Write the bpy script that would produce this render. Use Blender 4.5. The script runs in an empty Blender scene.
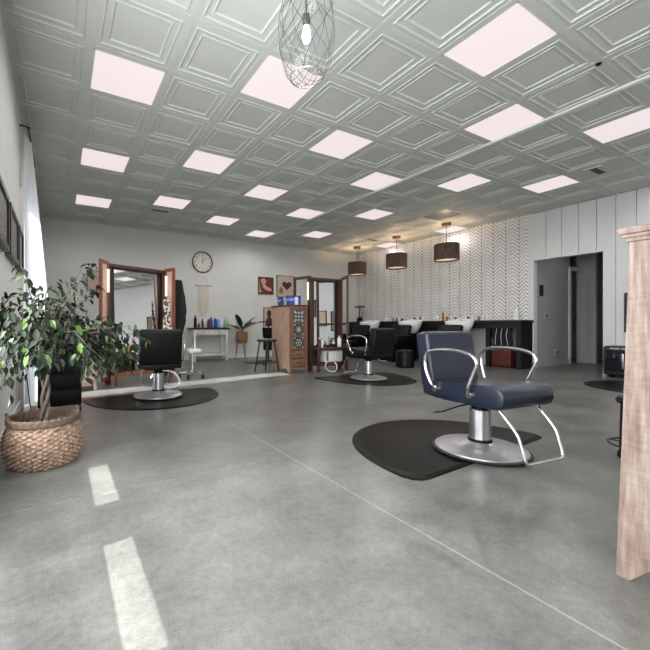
import bpy, bmesh, math, random
from mathutils import Vector, Matrix
PI = math.pi
R = math.radians
C = bpy.context.scene.collection
SC = bpy.context.scene
random.seed(7)

# ---------------------------------------------------------------- camera, world, sun, lights, exposure
CAMZ = 0.84
cam = bpy.data.objects.new('camera', bpy.data.cameras.new('camera'))
C.objects.link(cam)
cam.location = (0, 0, CAMZ)
cam.rotation_euler = (R(90), 0, -0.5056)
cam.data.sensor_fit = 'HORIZONTAL'
cam.data.sensor_width = 36
cam.data.lens = 36 * 368.04 / 650
cam.data.shift_x = (325 - 263.3) / 650
cam.data.clip_start = 0.05
SC.camera = cam
SC.view_settings.view_transform = 'Standard'
SC.view_settings.look = 'None'
SC.view_settings.gamma = 1
SC.view_settings.use_curve_mapping = False
SC.view_settings.exposure = 0.0

w = bpy.data.worlds.new('world'); SC.world = w
w.use_nodes = True
w.node_tree.nodes['Background'].inputs[0].default_value = (0.80, 0.90, 1.0, 1)
w.node_tree.nodes['Background'].inputs[1].default_value = 1.6

sun = bpy.data.objects.new('sun', bpy.data.lights.new('sun', 'SUN'))
C.objects.link(sun)
sun.data.energy = 24.0
sun.data.color = (1.0, 0.97, 0.93)
sun.data.angle = R(0.53)
sun.rotation_euler = Vector((1.0, 0.15, -0.54)).to_track_quat('-Z', 'Y').to_euler()

def area(name, loc, direction, sx, sy, power, col):
    l = bpy.data.lights.new(name, 'AREA'); l.shape = 'RECTANGLE'; l.size = sx; l.size_y = sy
    l.energy = power; l.color = col
    o = bpy.data.objects.new(name, l); C.objects.link(o); o.location = loc
    o.rotation_euler = Vector(direction).to_track_quat('-Z', 'Z').to_euler()
    return o
PANEL_W = 20      # light of each ceiling panel (lamps are built with the panels)
area('storefront_daylight', (3.9, -2.48, 1.55), (0, 1, 0.0), 7.6, 2.5, 30, (0.97, 0.985, 1.0))
area('side_window_daylight', (-0.30, 1.48, 1.25), (1, 0, 0), 1.86, 2.0, 105, (0.97, 0.985, 1.0))
area('unseen_side_daylight', (-0.30, -1.2, 1.4), (1, 0, 0), 2.4, 2.4, 125, (0.97, 0.985, 1.0))  # daylight of unseen side windows behind the camera

# ---------------------------------------------------------------- materials
def rgb(r, g, b):
    f = lambda c: ((c / 255 + 0.055) / 1.055) ** 2.4 if c > 10 else c / 255 / 12.92
    return (f(r), f(g), f(b), 1)

class NT:
    def __init__(s, name):
        s.m = bpy.data.materials.new(name); s.m.use_nodes = True
        s.t = s.m.node_tree; s.b = s.t.nodes['Principled BSDF']; s.out = s.t.nodes['Material Output']
    def n(s, typ, **k):
        x = s.t.nodes.new(typ)
        for a, v in k.items(): setattr(x, a, v)
        return x
    def l(s, a, b): s.t.links.new(a, b)
    def put(s, sock, v):
        if hasattr(v, 'is_linked'): s.l(v, sock)
        else: sock.default_value = v
    def math(s, op, a, b=None, c=None, clamp=False):
        x = s.n('ShaderNodeMath', operation=op, use_clamp=clamp)
        s.put(x.inputs[0], a)
        if b is not None: s.put(x.inputs[1], b)
        if c is not None: s.put(x.inputs[2], c)
        return x.outputs[0]
    def pos(s):
        return s.n('ShaderNodeTexCoord').outputs['Object']
    def xyz(s, v=None):
        x = s.n('ShaderNodeSeparateXYZ'); s.l(v or s.pos(), x.inputs[0]); return x.outputs
    def noise(s, scale, detail=4, vec=None, stretch=None, rough=0.55):
        v = vec or s.pos()
        if stretch:
            mp = s.n('ShaderNodeMapping'); mp.inputs['Scale'].default_value = stretch; s.l(v, mp.inputs[0]); v = mp.outputs[0]
        x = s.n('ShaderNodeTexNoise'); x.inputs['Scale'].default_value = scale; x.inputs['Detail'].default_value = detail
        x.inputs['Roughness'].default_value = rough
        s.l(v, x.inputs['Vector']); return x.outputs['Fac']
    def ramp(s, fac, stops):
        x = s.n('ShaderNodeValToRGB'); e = x.color_ramp.elements
        while len(e) < len(stops): e.new(0.5)
        for i, (p, c) in enumerate(stops): e[i].position = p; e[i].color = c
        s.l(fac, x.inputs[0]); return x.outputs[0]
    def mix(s, f, a, b):
        x = s.n('ShaderNodeMix', data_type='RGBA')
        s.put(x.inputs['Factor'], f); s.put(x.inputs['A'], a); s.put(x.inputs['B'], b)
        return x.outputs['Result']
    def bump(s, h, strength=0.3, dist=0.01):
        x = s.n('ShaderNodeBump'); x.inputs['Strength'].default_value = strength; x.inputs['Distance'].default_value = dist
        s.l(h, x.inputs['Height']); s.l(x.outputs[0], s.b.inputs['Normal'])
    def base(s, col=None, rough=None, metal=None, **k):
        if col is not None: s.put(s.b.inputs['Base Color'], col)
        if rough is not None: s.put(s.b.inputs['Roughness'], rough)
        if metal is not None: s.b.inputs['Metallic'].default_value = metal
        for a, v in k.items(): s.put(s.b.inputs[a.replace('_', ' ')], v)
        return s

def plain(name, c, rough=0.5, metal=0.0, var=0.10, scale=18, bump=0.0, stretch=None, **k):
    n = NT(name)
    d = tuple(max(0, x * (1 - var)) for x in c[:3]) + (1,); u = tuple(min(1, x * (1 + var)) for x in c[:3]) + (1,)
    f = n.noise(scale, 3, stretch=stretch)
    n.base(n.ramp(f, [(0.3, d), (0.7, u)]), rough, metal, **k)
    if bump: n.bump(f, bump)
    return n.m
def wood(name, c1, c2, rough=0.5, axis=2, scale=9, bump=0.15):
    n = NT(name); st = [7, 7, 7]; st[axis] = 0.5
    f = n.noise(scale, 6, stretch=tuple(st), rough=0.65)
    n.base(n.ramp(f, [(0.3, c1), (0.68, c2)]), rough)
    n.bump(f, bump, 0.004)
    return n.m
def glow(name, c, strength):
    n = NT(name); n.base((0.22, 0.2, 0.2, 1), 0.6)
    n.b.inputs['Emission Color'].default_value = c; n.b.inputs['Emission Strength'].default_value = strength
    return n.m

M = {}
# concrete floor with saw joints
n = NT('polished_concrete')
p = n.pos(); X, Y, Z = n.xyz(p)
big = n.noise(0.55, 4, p); mid = n.noise(2.6, 6, p, rough=0.68); fine = n.noise(38, 3, p); sw = n.noise(1.3, 7, p, stretch=(1.0, 2.4, 1), rough=0.7)
grit = n.noise(150, 2, p)
f = n.math('MULTIPLY_ADD', mid, 0.30, n.math('MULTIPLY_ADD', big, 0.20, n.math('MULTIPLY_ADD', sw, 0.22, n.math('MULTIPLY_ADD', fine, 0.14, n.math('MULTIPLY', grit, 0.14)))))
col = n.ramp(f, [(0.42, rgb(78, 78, 76)), (0.5, rgb(101, 101, 98)), (0.58, rgb(122, 122, 118))])
def near(a, v, wd): return n.math('LESS_THAN', n.math('ABSOLUTE', n.math('SUBTRACT', a, v)), wd)
j1 = n.math('MULTIPLY', near(X, 1.283, 0.0045), n.math('LESS_THAN', Y, 2.87))
brk = n.math('GREATER_THAN', n.noise(9, 3, p), 0.47)
j2 = n.math('MULTIPLY', n.math('MULTIPLY', near(Y, 1.99, 0.003), n.math('LESS_THAN', X, 1.28)), brk)
j3 = n.math('MULTIPLY', n.math('MULTIPLY', near(Y, 2.995, 0.003), n.math('LESS_THAN', X, 1.28)), brk)
j = n.math('MAXIMUM', j1, n.math('MAXIMUM', j2, j3))
col = n.mix(n.math('MULTIPLY', j, 0.42), col, rgb(172, 170, 164))
vs = n.n('ShaderNodeTexVoronoi'); vs.inputs['Scale'].default_value = 2.1; n.l(p, vs.inputs['Vector'])
spot = n.math('LESS_THAN', vs.outputs['Distance'], 0.016)
col = n.mix(n.math('MULTIPLY', spot, 0.6), col, rgb(60, 60, 58))
n.base(col, n.math('MULTIPLY_ADD', big, 0.06, 0.283)); n.bump(fine, 0.06, 0.003)
M['floor'] = n.m

M['wall'] = plain('painted_wall', rgb(206, 206, 202), 0.85, var=0.025, scale=3)
M['trim'] = plain('white_trim', rgb(218, 218, 214), 0.55, var=0.02)
M['ceil'] = plain('ceiling_tile', rgb(190, 193, 188), 0.6, var=0.02, scale=5)
M['tbar'] = plain('ceiling_grid', rgb(198, 198, 194), 0.5, var=0.02)
# chevron wall
n = NT('chevron_wall')
p = n.pos(); X, Y, Z = n.xyz(p)
cw = 0.250
a = n.math('FRACT', n.math('DIVIDE', n.math('SUBTRACT', Y, 3.719), cw))
tri = n.math('ABSOLUTE', n.math('SUBTRACT', a, 0.5))
wob = n.noise(14, 3, p); wob2 = n.noise(3.0, 2, p)
h = n.math('ADD', Z, n.math('MULTIPLY_ADD', tri, 0.25, n.math('MULTIPLY', wob, 0.012)))
s_ = n.math('FRACT', n.math('DIVIDE', h, 0.074))
thr = n.math('MULTIPLY_ADD', wob, 0.20, 0.11)
stroke = n.math('LESS_THAN', s_, thr)
inner = n.math('MULTIPLY', n.math('GREATER_THAN', tri, 0.012), n.math('LESS_THAN', tri, 0.478))
stroke = n.math('MULTIPLY', stroke, inner)
seam = n.math('GREATER_THAN', tri, 0.480)
base = n.ramp(wob2, [(0.3, rgb(220, 218, 216)), (0.7, rgb(232, 230, 228))])
col = n.mix(n.math('MULTIPLY', stroke, 0.88), base, rgb(52, 50, 50))
col = n.mix(n.math('MULTIPLY', seam, 0.85), col, rgb(80, 78, 76))
n.base(col, 0.8); M['chevron'] = n.m
# board wall (grooves are real geometry; plain paint)
M['boards'] = plain('painted_boards', rgb(208, 208, 208), 0.6, var=0.02, scale=4)
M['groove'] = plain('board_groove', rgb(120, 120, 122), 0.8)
M['hall'] = plain('hallway_paint', rgb(178, 178, 180), 0.8, var=0.03, scale=3)
M['navy'] = plain('navy_leather', rgb(24, 30, 46), 0.31, var=0.08, scale=160, bump=0.08, Specular_IOR_Level=0.5)
M['black_leather'] = plain('black_leather', rgb(8, 8, 10), 0.36, var=0.15, scale=160, bump=0.06, Specular_IOR_Level=0.25)
M['chrome'] = plain('chrome', (0.82, 0.82, 0.83, 1), 0.09, 1.0, var=0.02)
M['brushed'] = plain('brushed_steel', (0.60, 0.60, 0.62, 1), 0.30, 1.0, var=0.06, scale=60)
M['base_metal'] = plain('satin_base_metal', (0.44, 0.44, 0.45, 1), 0.42, 0.85, var=0.06, scale=50)
M['rubber'] = plain('black_rubber', rgb(26, 26, 26), 0.6, var=0.1)
M['mat'] = plain('vinyl_mat', rgb(14, 14, 14), 0.30, var=0.12, scale=40, bump=0.05, Specular_IOR_Level=0.11)
M['blackp'] = plain('black_plastic', rgb(7, 7, 8), 0.5, var=0.1, Specular_IOR_Level=0.2)
M['blackw'] = wood('black_wood', rgb(10, 10, 11), rgb(20, 19, 19), 0.55)
M['walnut'] = wood('walnut', rgb(46, 28, 23), rgb(84, 56, 45), 0.42)
M['redwood'] = wood('red_brown_wood', rgb(96, 50, 36), rgb(158, 92, 66), 0.45)
M['orangewood'] = wood('orange_wood', rgb(112, 66, 46), rgb(156, 98, 70), 0.45, axis=0)
M['rustic'] = wood('sunlit_rustic_wood', rgb(126, 98, 84), rgb(196, 164, 142), 0.55)  # sunlight on the tiled cabinet's side is put into this lighter tone
M['rustic_dark'] = wood('rustic_dark_wood', rgb(88, 62, 48), rgb(134, 98, 76), 0.55)
M['pinewash'] = wood('pale_washed_wood', rgb(186, 150, 138), rgb(226, 200, 190), 0.6)
# white-washed wood of the foreground cabinet
n = NT('whitewashed_wood')
f = n.noise(7, 6, stretch=(4, 4, 0.35), rough=0.7); g = n.noise(60, 3, stretch=(1, 1, 0.12)); hz = n.noise(90, 2, stretch=(0.2, 0.2, 1.0))
ff = n.math('MULTIPLY_ADD', f, 0.6, n.math('MULTIPLY_ADD', g, 0.28, n.math('MULTIPLY', hz, 0.12)))
n.base(n.ramp(ff, [(0.36, rgb(88, 72, 63)), (0.5, rgb(124, 107, 97)), (0.64, rgb(152, 140, 132))]), 0.6); n.bump(ff, 0.25, 0.003)
M['whitewash'] = n.m
M['table_white'] = plain('white_table_paint', rgb(206, 206, 200), 0.55, var=0.05, scale=10)
M['dark_top'] = wood('dark_table_top', rgb(22, 16, 15), rgb(40, 28, 26), 0.35, axis=0)
M['ceramic'] = plain('white_ceramic', rgb(226, 228, 228), 0.12, var=0.02)
M['whitep'] = plain('white_plastic', rgb(224, 224, 226), 0.35, var=0.03)
M['mirror'] = plain('mirror_silver', (0.86, 0.88, 0.87, 1), 0.015, 1.0, var=0.0)
M['blue'] = plain('blue_plastic', rgb(34, 62, 150), 0.35, var=0.2, scale=30)
M['lblue'] = plain('light_blue_label', rgb(120, 160, 220), 0.4, var=0.1)
M['purple'] = plain('purple_plastic', rgb(84, 54, 120), 0.35)
M['dred'] = plain('dark_red_plastic', rgb(84, 22, 40), 0.35)
M['greenp'] = plain('green_bottle', rgb(120, 160, 110), 0.3)
M['amber'] = plain('amber_bottle', rgb(160, 110, 50), 0.25)
M['leaf'] = plain('ficus_leaf', rgb(26, 38, 24), 0.42, var=0.6, scale=9, Specular_IOR_Level=0.25)
M['leaf_light'] = plain('young_ficus_leaf', rgb(78, 108, 46), 0.36, var=0.3, scale=9)
M['leaf_dark'] = plain('dark_glossy_leaf', rgb(30, 54, 34), 0.3, var=0.4, scale=12)
M['bark'] = plain('ficus_bark', rgb(96, 86, 78), 0.85, var=0.25, scale=60, bump=0.5)
M['soil'] = plain('bark_mulch', rgb(92, 62, 46), 0.95, var=0.5, scale=40, bump=0.6)
M['straw'] = plain('woven_seagrass', rgb(152, 128, 110), 0.8, var=0.6, scale=42, bump=0.4)
M['straw2'] = plain('grey_seagrass_rim', rgb(104, 86, 74), 0.8, var=0.25, scale=60, bump=0.4)
M['potbasket'] = plain('brown_pot_basket', rgb(134, 100, 76), 0.7, var=0.3, scale=50, bump=0.3)
M['macrame'] = plain('cream_cotton', rgb(226, 216, 200), 0.9, var=0.08, scale=80, bump=0.5)
M['frame_black'] = plain('black_frame', rgb(30, 28, 28), 0.45)
M['frame_brown'] = plain('brown_frame', rgb(96, 70, 54), 0.5)
M['paper'] = plain('print_paper', rgb(196, 192, 186), 0.8, var=0.04)
M['canvas_beige'] = plain('beige_print', rgb(186, 170, 152), 0.85, var=0.12, scale=14)
M['red_print'] = plain('dark_red_print', rgb(96, 40, 34), 0.6, var=0.5, scale=7)
M['skin_print'] = plain('pale_pink_print', rgb(202, 150, 136), 0.6, var=0.15, scale=9)
M['heart'] = plain('maroon_print', rgb(66, 24, 24), 0.6, var=0.2)
M['olive'] = plain('olive_print', rgb(112, 106, 74), 0.6, var=0.2)
M['clockface'] = plain('clock_face', rgb(216, 214, 206), 0.5, var=0.02)
M['grey_art'] = plain('grey_print', rgb(112, 108, 104), 0.6, var=0.5, scale=26)
M['tile_blue'] = plain('patterned_tile_ground', rgb(62, 62, 58), 0.4, var=0.1)
M['tile_dark'] = plain('patterned_tile_motif', rgb(168, 176, 174), 0.4, var=0.1)
M['glassdark'] = plain('dark_glass', rgb(16, 18, 26), 0.12, var=0.05)
M['handle'] = plain('dark_bronze', rgb(40, 32, 28), 0.4, 0.6)
M['cape'] = plain('black_cloth', rgb(26, 28, 30), 0.95, var=0.3, scale=30, bump=0.4)
M['redbox'] = wood('reddish_box_wood', rgb(66, 28, 20), rgb(96, 44, 30), 0.5)
M['cloth_pattern'] = None
n = NT('patterned_towel')
f = n.noise(22, 2); n.base(n.ramp(f, [(0.44, rgb(230, 220, 206)), (0.5, rgb(226, 214, 200)), (0.53, rgb(96, 62, 44)), (0.7, rgb(60, 40, 32))]), 0.9)
M['cloth_pattern'] = n.m
n = NT('rattan_shade')
X, Y, Z = n.xyz(); wv = n.noise(50, 2, stretch=(1, 1, 3.0)); wv2 = n.noise(24, 3, stretch=(3, 3, 0.3))
f = n.math('MULTIPLY_ADD', wv, 0.5, n.math('MULTIPLY', wv2, 0.5))
n.base(n.ramp(f, [(0.38, rgb(48, 38, 33)), (0.6, rgb(104, 84, 72))]), 0.8); n.bump(f, 0.4, 0.004)
tr = n.n('ShaderNodeBsdfTranslucent'); tr.inputs[0].default_value = rgb(190, 110, 66)
mx = n.n('ShaderNodeMixShader'); mx.inputs[0].default_value = 0.06
n.l(n.b.outputs[0], mx.inputs[1]); n.l(tr.outputs[0], mx.inputs[2]); n.l(mx.outputs[0], n.out.inputs[0])
M['rattan'] = n.m
def cloth(name, c, t):
    n = NT(name); f = n.noise(120, 2, stretch=(1, 1, 0.2)); n.base(n.ramp(f, [(0.3, c), (0.7, tuple(min(1, x * 1.05) for x in c[:3]) + (1,))]), 0.9)
    tr = n.n('ShaderNodeBsdfTranslucent'); tr.inputs[0].default_value = c
    mx = n.n('ShaderNodeMixShader'); mx.inputs[0].default_value = t
    n.l(n.b.outputs[0], mx.inputs[1]); n.l(tr.outputs[0], mx.inputs[2]); n.l(mx.outputs[0], n.out.inputs[0]); return n.m
M['curtain'] = cloth('sheer_white_curtain', rgb(236, 238, 242), 0.5)
M['shade'] = cloth('white_roller_shade', rgb(226, 226, 222), 0.12)
n = NT('thin_glass')
gl = n.n('ShaderNodeBsdfGlossy'); gl.inputs['Roughness'].default_value = 0.03
tp = n.n('ShaderNodeBsdfTransparent'); tp.inputs[0].default_value = (0.96, 0.97, 0.97, 1)
fr = n.n('ShaderNodeLayerWeight'); fr.inputs[0].default_value = 0.5; fz = n.math('MULTIPLY_ADD', n.math('POWER', fr.outputs['Facing'], 4.0), 0.30, 0.03)
mx = n.n('ShaderNodeMixShader'); n.l(fz, mx.inputs[0]); n.l(tp.outputs[0], mx.inputs[1]); n.l(gl.outputs[0], mx.inputs[2])
n.l(mx.outputs[0], n.out.inputs[0]); M['glass'] = n.m
M['panel'] = glow('light_panel_diffuser', (1.0, 0.865, 0.885, 1), 0.80)
M['panel_off'] = plain('unlit_diffuser', rgb(120, 124, 134), 0.3)
M['bulb'] = glow('bulb_glow', (0.95, 0.97, 1.0, 1), 9)
M['warmstrip'] = glow('warm_lamp_strip', (1.0, 0.80, 0.56, 1), 1.7)
M['warmbulb'] = glow('warm_bulb', (1.0, 0.72, 0.42, 1), 6)
M['linen'] = plain('shade_lining', rgb(226, 200, 170), 0.8)
M['wire'] = plain('grey_wire', rgb(84, 82, 80), 0.5, 0.2)
M['vent'] = plain('vent_dark', rgb(54, 54, 54), 0.6)

# ---------------------------------------------------------------- mesh helpers
def BM(): return bmesh.new()
def xf(verts, m):
    for v in verts: v.co = m @ v.co
def box(bm, c, s, bev=0.0, seg=2, rz=0.0, rx=0.0, ry=0.0):
    r = bmesh.ops.create_cube(bm, size=1.0); vs = r['verts']
    for v in vs: v.co = Vector((v.co.x * s[0], v.co.y * s[1], v.co.z * s[2]))
    if bev:
        es = list({e for v in vs for e in v.link_edges})
        rr = bmesh.ops.bevel(bm, geom=es, offset=bev, segments=seg, profile=0.5, affect='EDGES')
        vs = list({v for f in rr['faces'] for v in f.verts} | {v for v in vs if v.is_valid})
    xf(vs, Matrix.Translation(c) @ Matrix.Rotation(rz, 4, 'Z') @ Matrix.Rotation(ry, 4, 'Y') @ Matrix.Rotation(rx, 4, 'X'))
    return vs
def bx(bm, x0, x1, y0, y1, z0, z1, bev=0.0): return box(bm, ((x0+x1)/2, (y0+y1)/2, (z0+z1)/2), (x1-x0, y1-y0, z1-z0), bev)
def lathe(bm, prof, c=(0, 0, 0), seg=32, cap0=True, cap1=True):
    rings = []
    for r, z in prof:
        rings.append([bm.verts.new((c[0] + r*math.cos(2*PI*i/seg), c[1] + r*math.sin(2*PI*i/seg), c[2] + z)) for i in range(seg)])
    for a, b in zip(rings, rings[1:]):
        for i in range(seg): bm.faces.new((a[i], a[(i+1) % seg], b[(i+1) % seg], b[i]))
    if cap0: bm.faces.new(list(reversed(rings[0])))
    if cap1: bm.faces.new(rings[-1])
    return [v for r in rings for v in r]
def tube(bm, pts, r, seg=8, closed=False, flat=None):
    pts = [Vector(p) for p in pts]; N = len(pts); rad = r if isinstance(r, (list, tuple)) else [r]*N
    rings = []; prev = None
    for i, p in enumerate(pts):
        if closed: t = (pts[(i+1) % N] - pts[i-1])
        else: t = pts[min(i+1, N-1)] - pts[max(i-1, 0)]
        t.normalize()
        if prev is None:
            a = Vector((0, 0, 1)) if abs(t.z) < 0.9 else Vector((1, 0, 0))
            u = t.cross(a).normalized()
        else:
            u = (prev - t*prev.dot(t)).normalized()
        prev = u; v = t.cross(u)
        rings.append([bm.verts.new(p + (u*math.cos(2*PI*k/seg) + v*math.sin(2*PI*k/seg)*(flat or 1))*rad[i]) for k in range(seg)])
    prs = list(zip(rings, rings[1:])) + ([(rings[-1], rings[0])] if closed else [])
    for a, b in prs:
        for k in range(seg): bm.faces.new((a[k], a[(k+1) % seg], b[(k+1) % seg], b[k]))
    if not closed:
        bm.faces.new(list(reversed(rings[0]))); bm.faces.new(rings[-1])
def smooth(pts, n=6):
    pts = [Vector(p) for p in pts]; out = []
    P = [pts[0]*2 - pts[1]] + pts + [pts[-1]*2 - pts[-2]]
    for i in range(1, len(P)-2):
        for k in range(n):
            t = k/n; a, b, c, d = P[i-1:i+3]
            out.append(0.5*((2*b) + (c-a)*t + (2*a-5*b+4*c-d)*t*t + (3*b-a-3*c+d)*t*t*t))
    return out + [pts[-1]]
def prism(bm, pts2, z0, z1, axis='Z', bev=0.0, seg=2):
    def P(a, b, h): return {'Z': (a, b, h), 'X': (h, a, b), 'Y': (a, h, b)}[axis]
    A = [bm.verts.new(P(a, b, z0)) for a, b in pts2]; B = [bm.verts.new(P(a, b, z1)) for a, b in pts2]
    f0 = bm.faces.new(A); f1 = bm.faces.new(B); N = len(A)
    for i in range(N): bm.faces.new((A[i], A[(i+1) % N], B[(i+1) % N], B[i]))
    if bev:
        es = list(set(f0.edges) | set(f1.edges))
        bmesh.ops.bevel(bm, geom=es, offset=bev, segments=seg, profile=0.5, affect='EDGES')
def obj(name, bm, mat, parent=None, ang=35, loc=None):
    bmesh.ops.recalc_face_normals(bm, faces=bm.faces)
    me = bpy.data.meshes.new(name); bm.to_mesh(me); bm.free()
    me.materials.append(M[mat] if isinstance(mat, str) else mat)
    for p in me.polygons: p.use_smooth = True
    me.set_sharp_from_angle(angle=R(ang))
    o = bpy.data.objects.new(name, me); C.objects.link(o)
    if parent: o.parent = parent
    if loc: o.location = loc
    return o
def thing(name, label, cat, loc=(0, 0, 0), rz=0.0, group=None):
    o = bpy.data.objects.new(name, None); C.objects.link(o); o.empty_display_size = 0.1
    o.location = loc; o.rotation_euler = (0, 0, rz); o['label'] = label; o['category'] = cat
    if group: o['group'] = group
    return o
def tag(o, label, cat, group=None):
    o['label'] = label; o['category'] = cat
    if group: o['group'] = group
    return o
def struct(name, bm, mat, parent=None):
    o = obj(name, bm, mat, parent)
    if not parent: o['kind'] = 'structure'
    return o
def dup(root, label, loc=None, rz=None, group=None):
    def cp(o, par):
        c = o.copy(); C.objects.link(c)
        if par: c.parent = par
        for ch in list(o.children): cp(ch, c)
        return c
    r = cp(root, None); r['label'] = label
    if loc is not None: r.location = loc
    if rz is not None: r.rotation_euler = (0, 0, rz)
    if group: r['group'] = group
    return r

# ---------------------------------------------------------------- the setting
X0, X1, Y0, Y1, H = -0.35, 8.05, -2.6, 8.6, 3.006
b = BM(); bx(b, X0-0.3, 11.4, Y0-0.3, Y1+0.1, -0.1, 0.0); struct('floor', b, 'floor')
# left wall with openings: window (near) and narrow glazed door (far)
WL = (0.55, 2.45, 0.20, 2.25)      # y0 y1 z0 z1
DL = (4.46, 5.05, 0.0, 2.12)
b = BM(); T = 0.14
bx(b, X0-T, X0, Y0, WL[0], 0, 3.1); bx(b, X0-T, X0, WL[1], DL[0], 0, 3.1); bx(b, X0-T, X0, DL[1], Y1+0.1, 0, 3.1)
bx(b, X0-T, X0, WL[0], WL[1], 0, WL[2]); bx(b, X0-T, X0, WL[0], WL[1], WL[3], 3.1); bx(b, X0-T, X0, DL[0], DL[1], DL[3], 3.1)
struct('wall_left', b, 'wall')
b = BM(); bx(b, X0, X1, Y1, Y1+0.1, 0, 3.1); struct('wall_far', b, 'wall')
b = BM(); bx(b, X0-T, X1+0.1, Y0-0.1, Y0, 0, 3.1); struct('wall_back', b, 'wall')
b = BM(); bx(b, X1, X1+0.12, 3.72, Y1+0.1, 0, 3.1); struct('wall_chevron', b, 'chevron')
# white board wall, boards with real gaps
DY0, DY1, DH = 2.665, 3.715, 2.10
b = BM(); g = 0.25; y = 3.72
edges = [3.72] + [3.502 - 0.2497*k for k in range(0, 26)]
edges = [e_ for e_ in edges if e_ > 1.9]
for a_, c_ in zip(edges, edges[1:]):
    lo, hi = max(c_+0.004, Y0), a_-0.004
    if hi <= Y0: break
    if lo >= DY0 and lo < DY1: bx(b, X1, X1+0.02, lo, hi, DH, 3.1)
    elif hi > DY0 > lo:
        bx(b, X1, X1+0.02, lo, hi, DH, 3.1); bx(b, X1, X1+0.02, lo, DY0, 0, DH)
    else: bx(b, X1, X1+0.02, lo, hi, 0, 3.1)
bx(b, X1, X1+0.02, Y0, edges[-1]-0.004, 0, 3.1)
wr = struct('wall_right', b, 'boards')
b = BM(); bx(b, X1+0.02, X1+0.12, Y0, DY0, 0, 3.1); bx(b, X1+0.02, X1+0.12, DY0, 3.72, DH, 3.1)
obj('board_backing', b, 'groove', wr)
# jamb linings of the opening
b = BM(); bx(b, X1-0.004, X1+0.125, DY0-0.012, DY0, 0, DH); bx(b, X1-0.004, X1+0.125, 3.708, 3.72, 0, DH); bx(b, X1-0.004, X1+0.125, DY0, 3.708, DH-0.012, DH)
struct('trim_1', b, 'trim')
# hallway
b = BM(); bx(b, X1+0.12, 9.65, 3.75, 3.85, 0, 2.6); struct('wall_hall_left', b, 'hall')
b = BM(); bx(b, X1+0.12, 11.3, 2.3, 2.4, 0, 2.6); struct('wall_hall_right', b, 'hall')
b = BM(); bx(b, 10.22, 10.32, 3.5, 3.85, 0, 2.6); struct('wall_hall_stub', b, 'hall')
b = BM(); bx(b, 11.2, 11.3, 2.3, 5.1, 0, 2.6); bx(b, 9.5, 11.3, 5.0, 5.1, 0, 2.6); bx(b, 9.5, 9.6, 3.85, 5.0, 0, 2.6); struct('wall_hall_end', b, 'hall')
b = BM(); bx(b, X1+0.12, 11.3, 2.3, 5.1, 2.55, 2.6); struct('ceiling_hall', b, 'hall')
b = BM(); bx(b, X1+0.12, 9.58, 3.735, 3.75, 0, 0.12); struct('baseboard_hall', b, 'hall')
b = BM(); bx(b, 9.58, 9.66, 3.725, 3.86, 0, 2.08); bx(b, 9.66, 10.22, 3.725, 3.86, 2.02, 2.10); struct('trim_2', b, 'trim')
b = BM(); bx(b, 10.19, 10.22, 3.60, 3.82, 0, 2.02); bx(b, 10.17, 10.19, 3.64, 3.79, 0.2, 0.9); bx(b, 10.17, 10.19, 3.64, 3.79, 1.05, 1.9); struct('door_1', b, 'hall')
# baseboards
b = BM(); bx(b, X0, X1, Y1-0.012, Y1, 0, 0.09); struct('baseboard_far', b, 'trim')
b = BM(); bx(b, X1-0.012, X1, Y0, DY0, 0, 0.09); struct('baseboard_right', b, 'trim')
b = BM(); bx(b, X0, X0+0.012, WL[0]-2, DL[0]-0.1, 0, 0.09); bx(b, X0, X0+0.012, DL[1]+0.1, Y1, 0, 0.09); struct('baseboard_left', b, 'trim')
# window in the left wall: frame, glass, lowered shade leaving a slit at the sill
b = BM()
for z0, z1 in ((WL[2], 0.262), (WL[3]-0.05, WL[3])): bx(b, X0-0.11, X0+0.01, WL[0], WL[1], z0, z1)
for y0, y1 in ((WL[0], 0.86), (1.44, 1.78), (2.31, WL[1])): bx(b, X0-0.11, X0-0.002, y0, y1, 0.262, WL[3]-0.05)
wf = struct('window_1', b, 'trim')
b = BM(); bx(b, X0-0.085, X0-0.080, 0.86, 1.44, 0.262, 2.2); bx(b, X0-0.085, X0-0.080, 1.78, 2.31, 0.262, 2.2); obj('window_pane', b, 'glass', wf)
b = BM(); bx(b, X0-0.050, X0-0.046, 0.86, 1.44, 0.352, 2.2); bx(b, X0-0.050, X0-0.046, 1.78, 2.31, 0.352, 2.2); obj('roller_shade', b, 'shade', wf)
b = BM(); c_ = 0.09
bx(b, X0, X0+0.035, DL[0]-c_, DL[0], 0, DL[3]+c_); bx(b, X0, X0+0.035, DL[1], DL[1]+c_, 0, DL[3]+c_); bx(b, X0, X0+0.035, DL[0], DL[1], DL[3], DL[3]+c_)
wf = struct('window_2', b, 'trim')
b = BM(); bx(b, X0-0.08, X0-0.075, DL[0], DL[1], 0.0, DL[3]); obj('window_pane', b, 'glass', wf)
# storefront glazing behind the camera
b = BM()
for x in (0.1, 1.95, 3.8, 5.65, 7.7): bx(b, x-0.04, x+0.04, Y0, Y0+0.06, 0.25, 2.85)
bx(b, 0.1, 7.7, Y0, Y0+0.06, 0.25, 0.31); bx(b, 0.1, 7.7, Y0, Y0+0.06, 2.79, 2.85)
wf = struct('window_3', b, 'frame_black')

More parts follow.
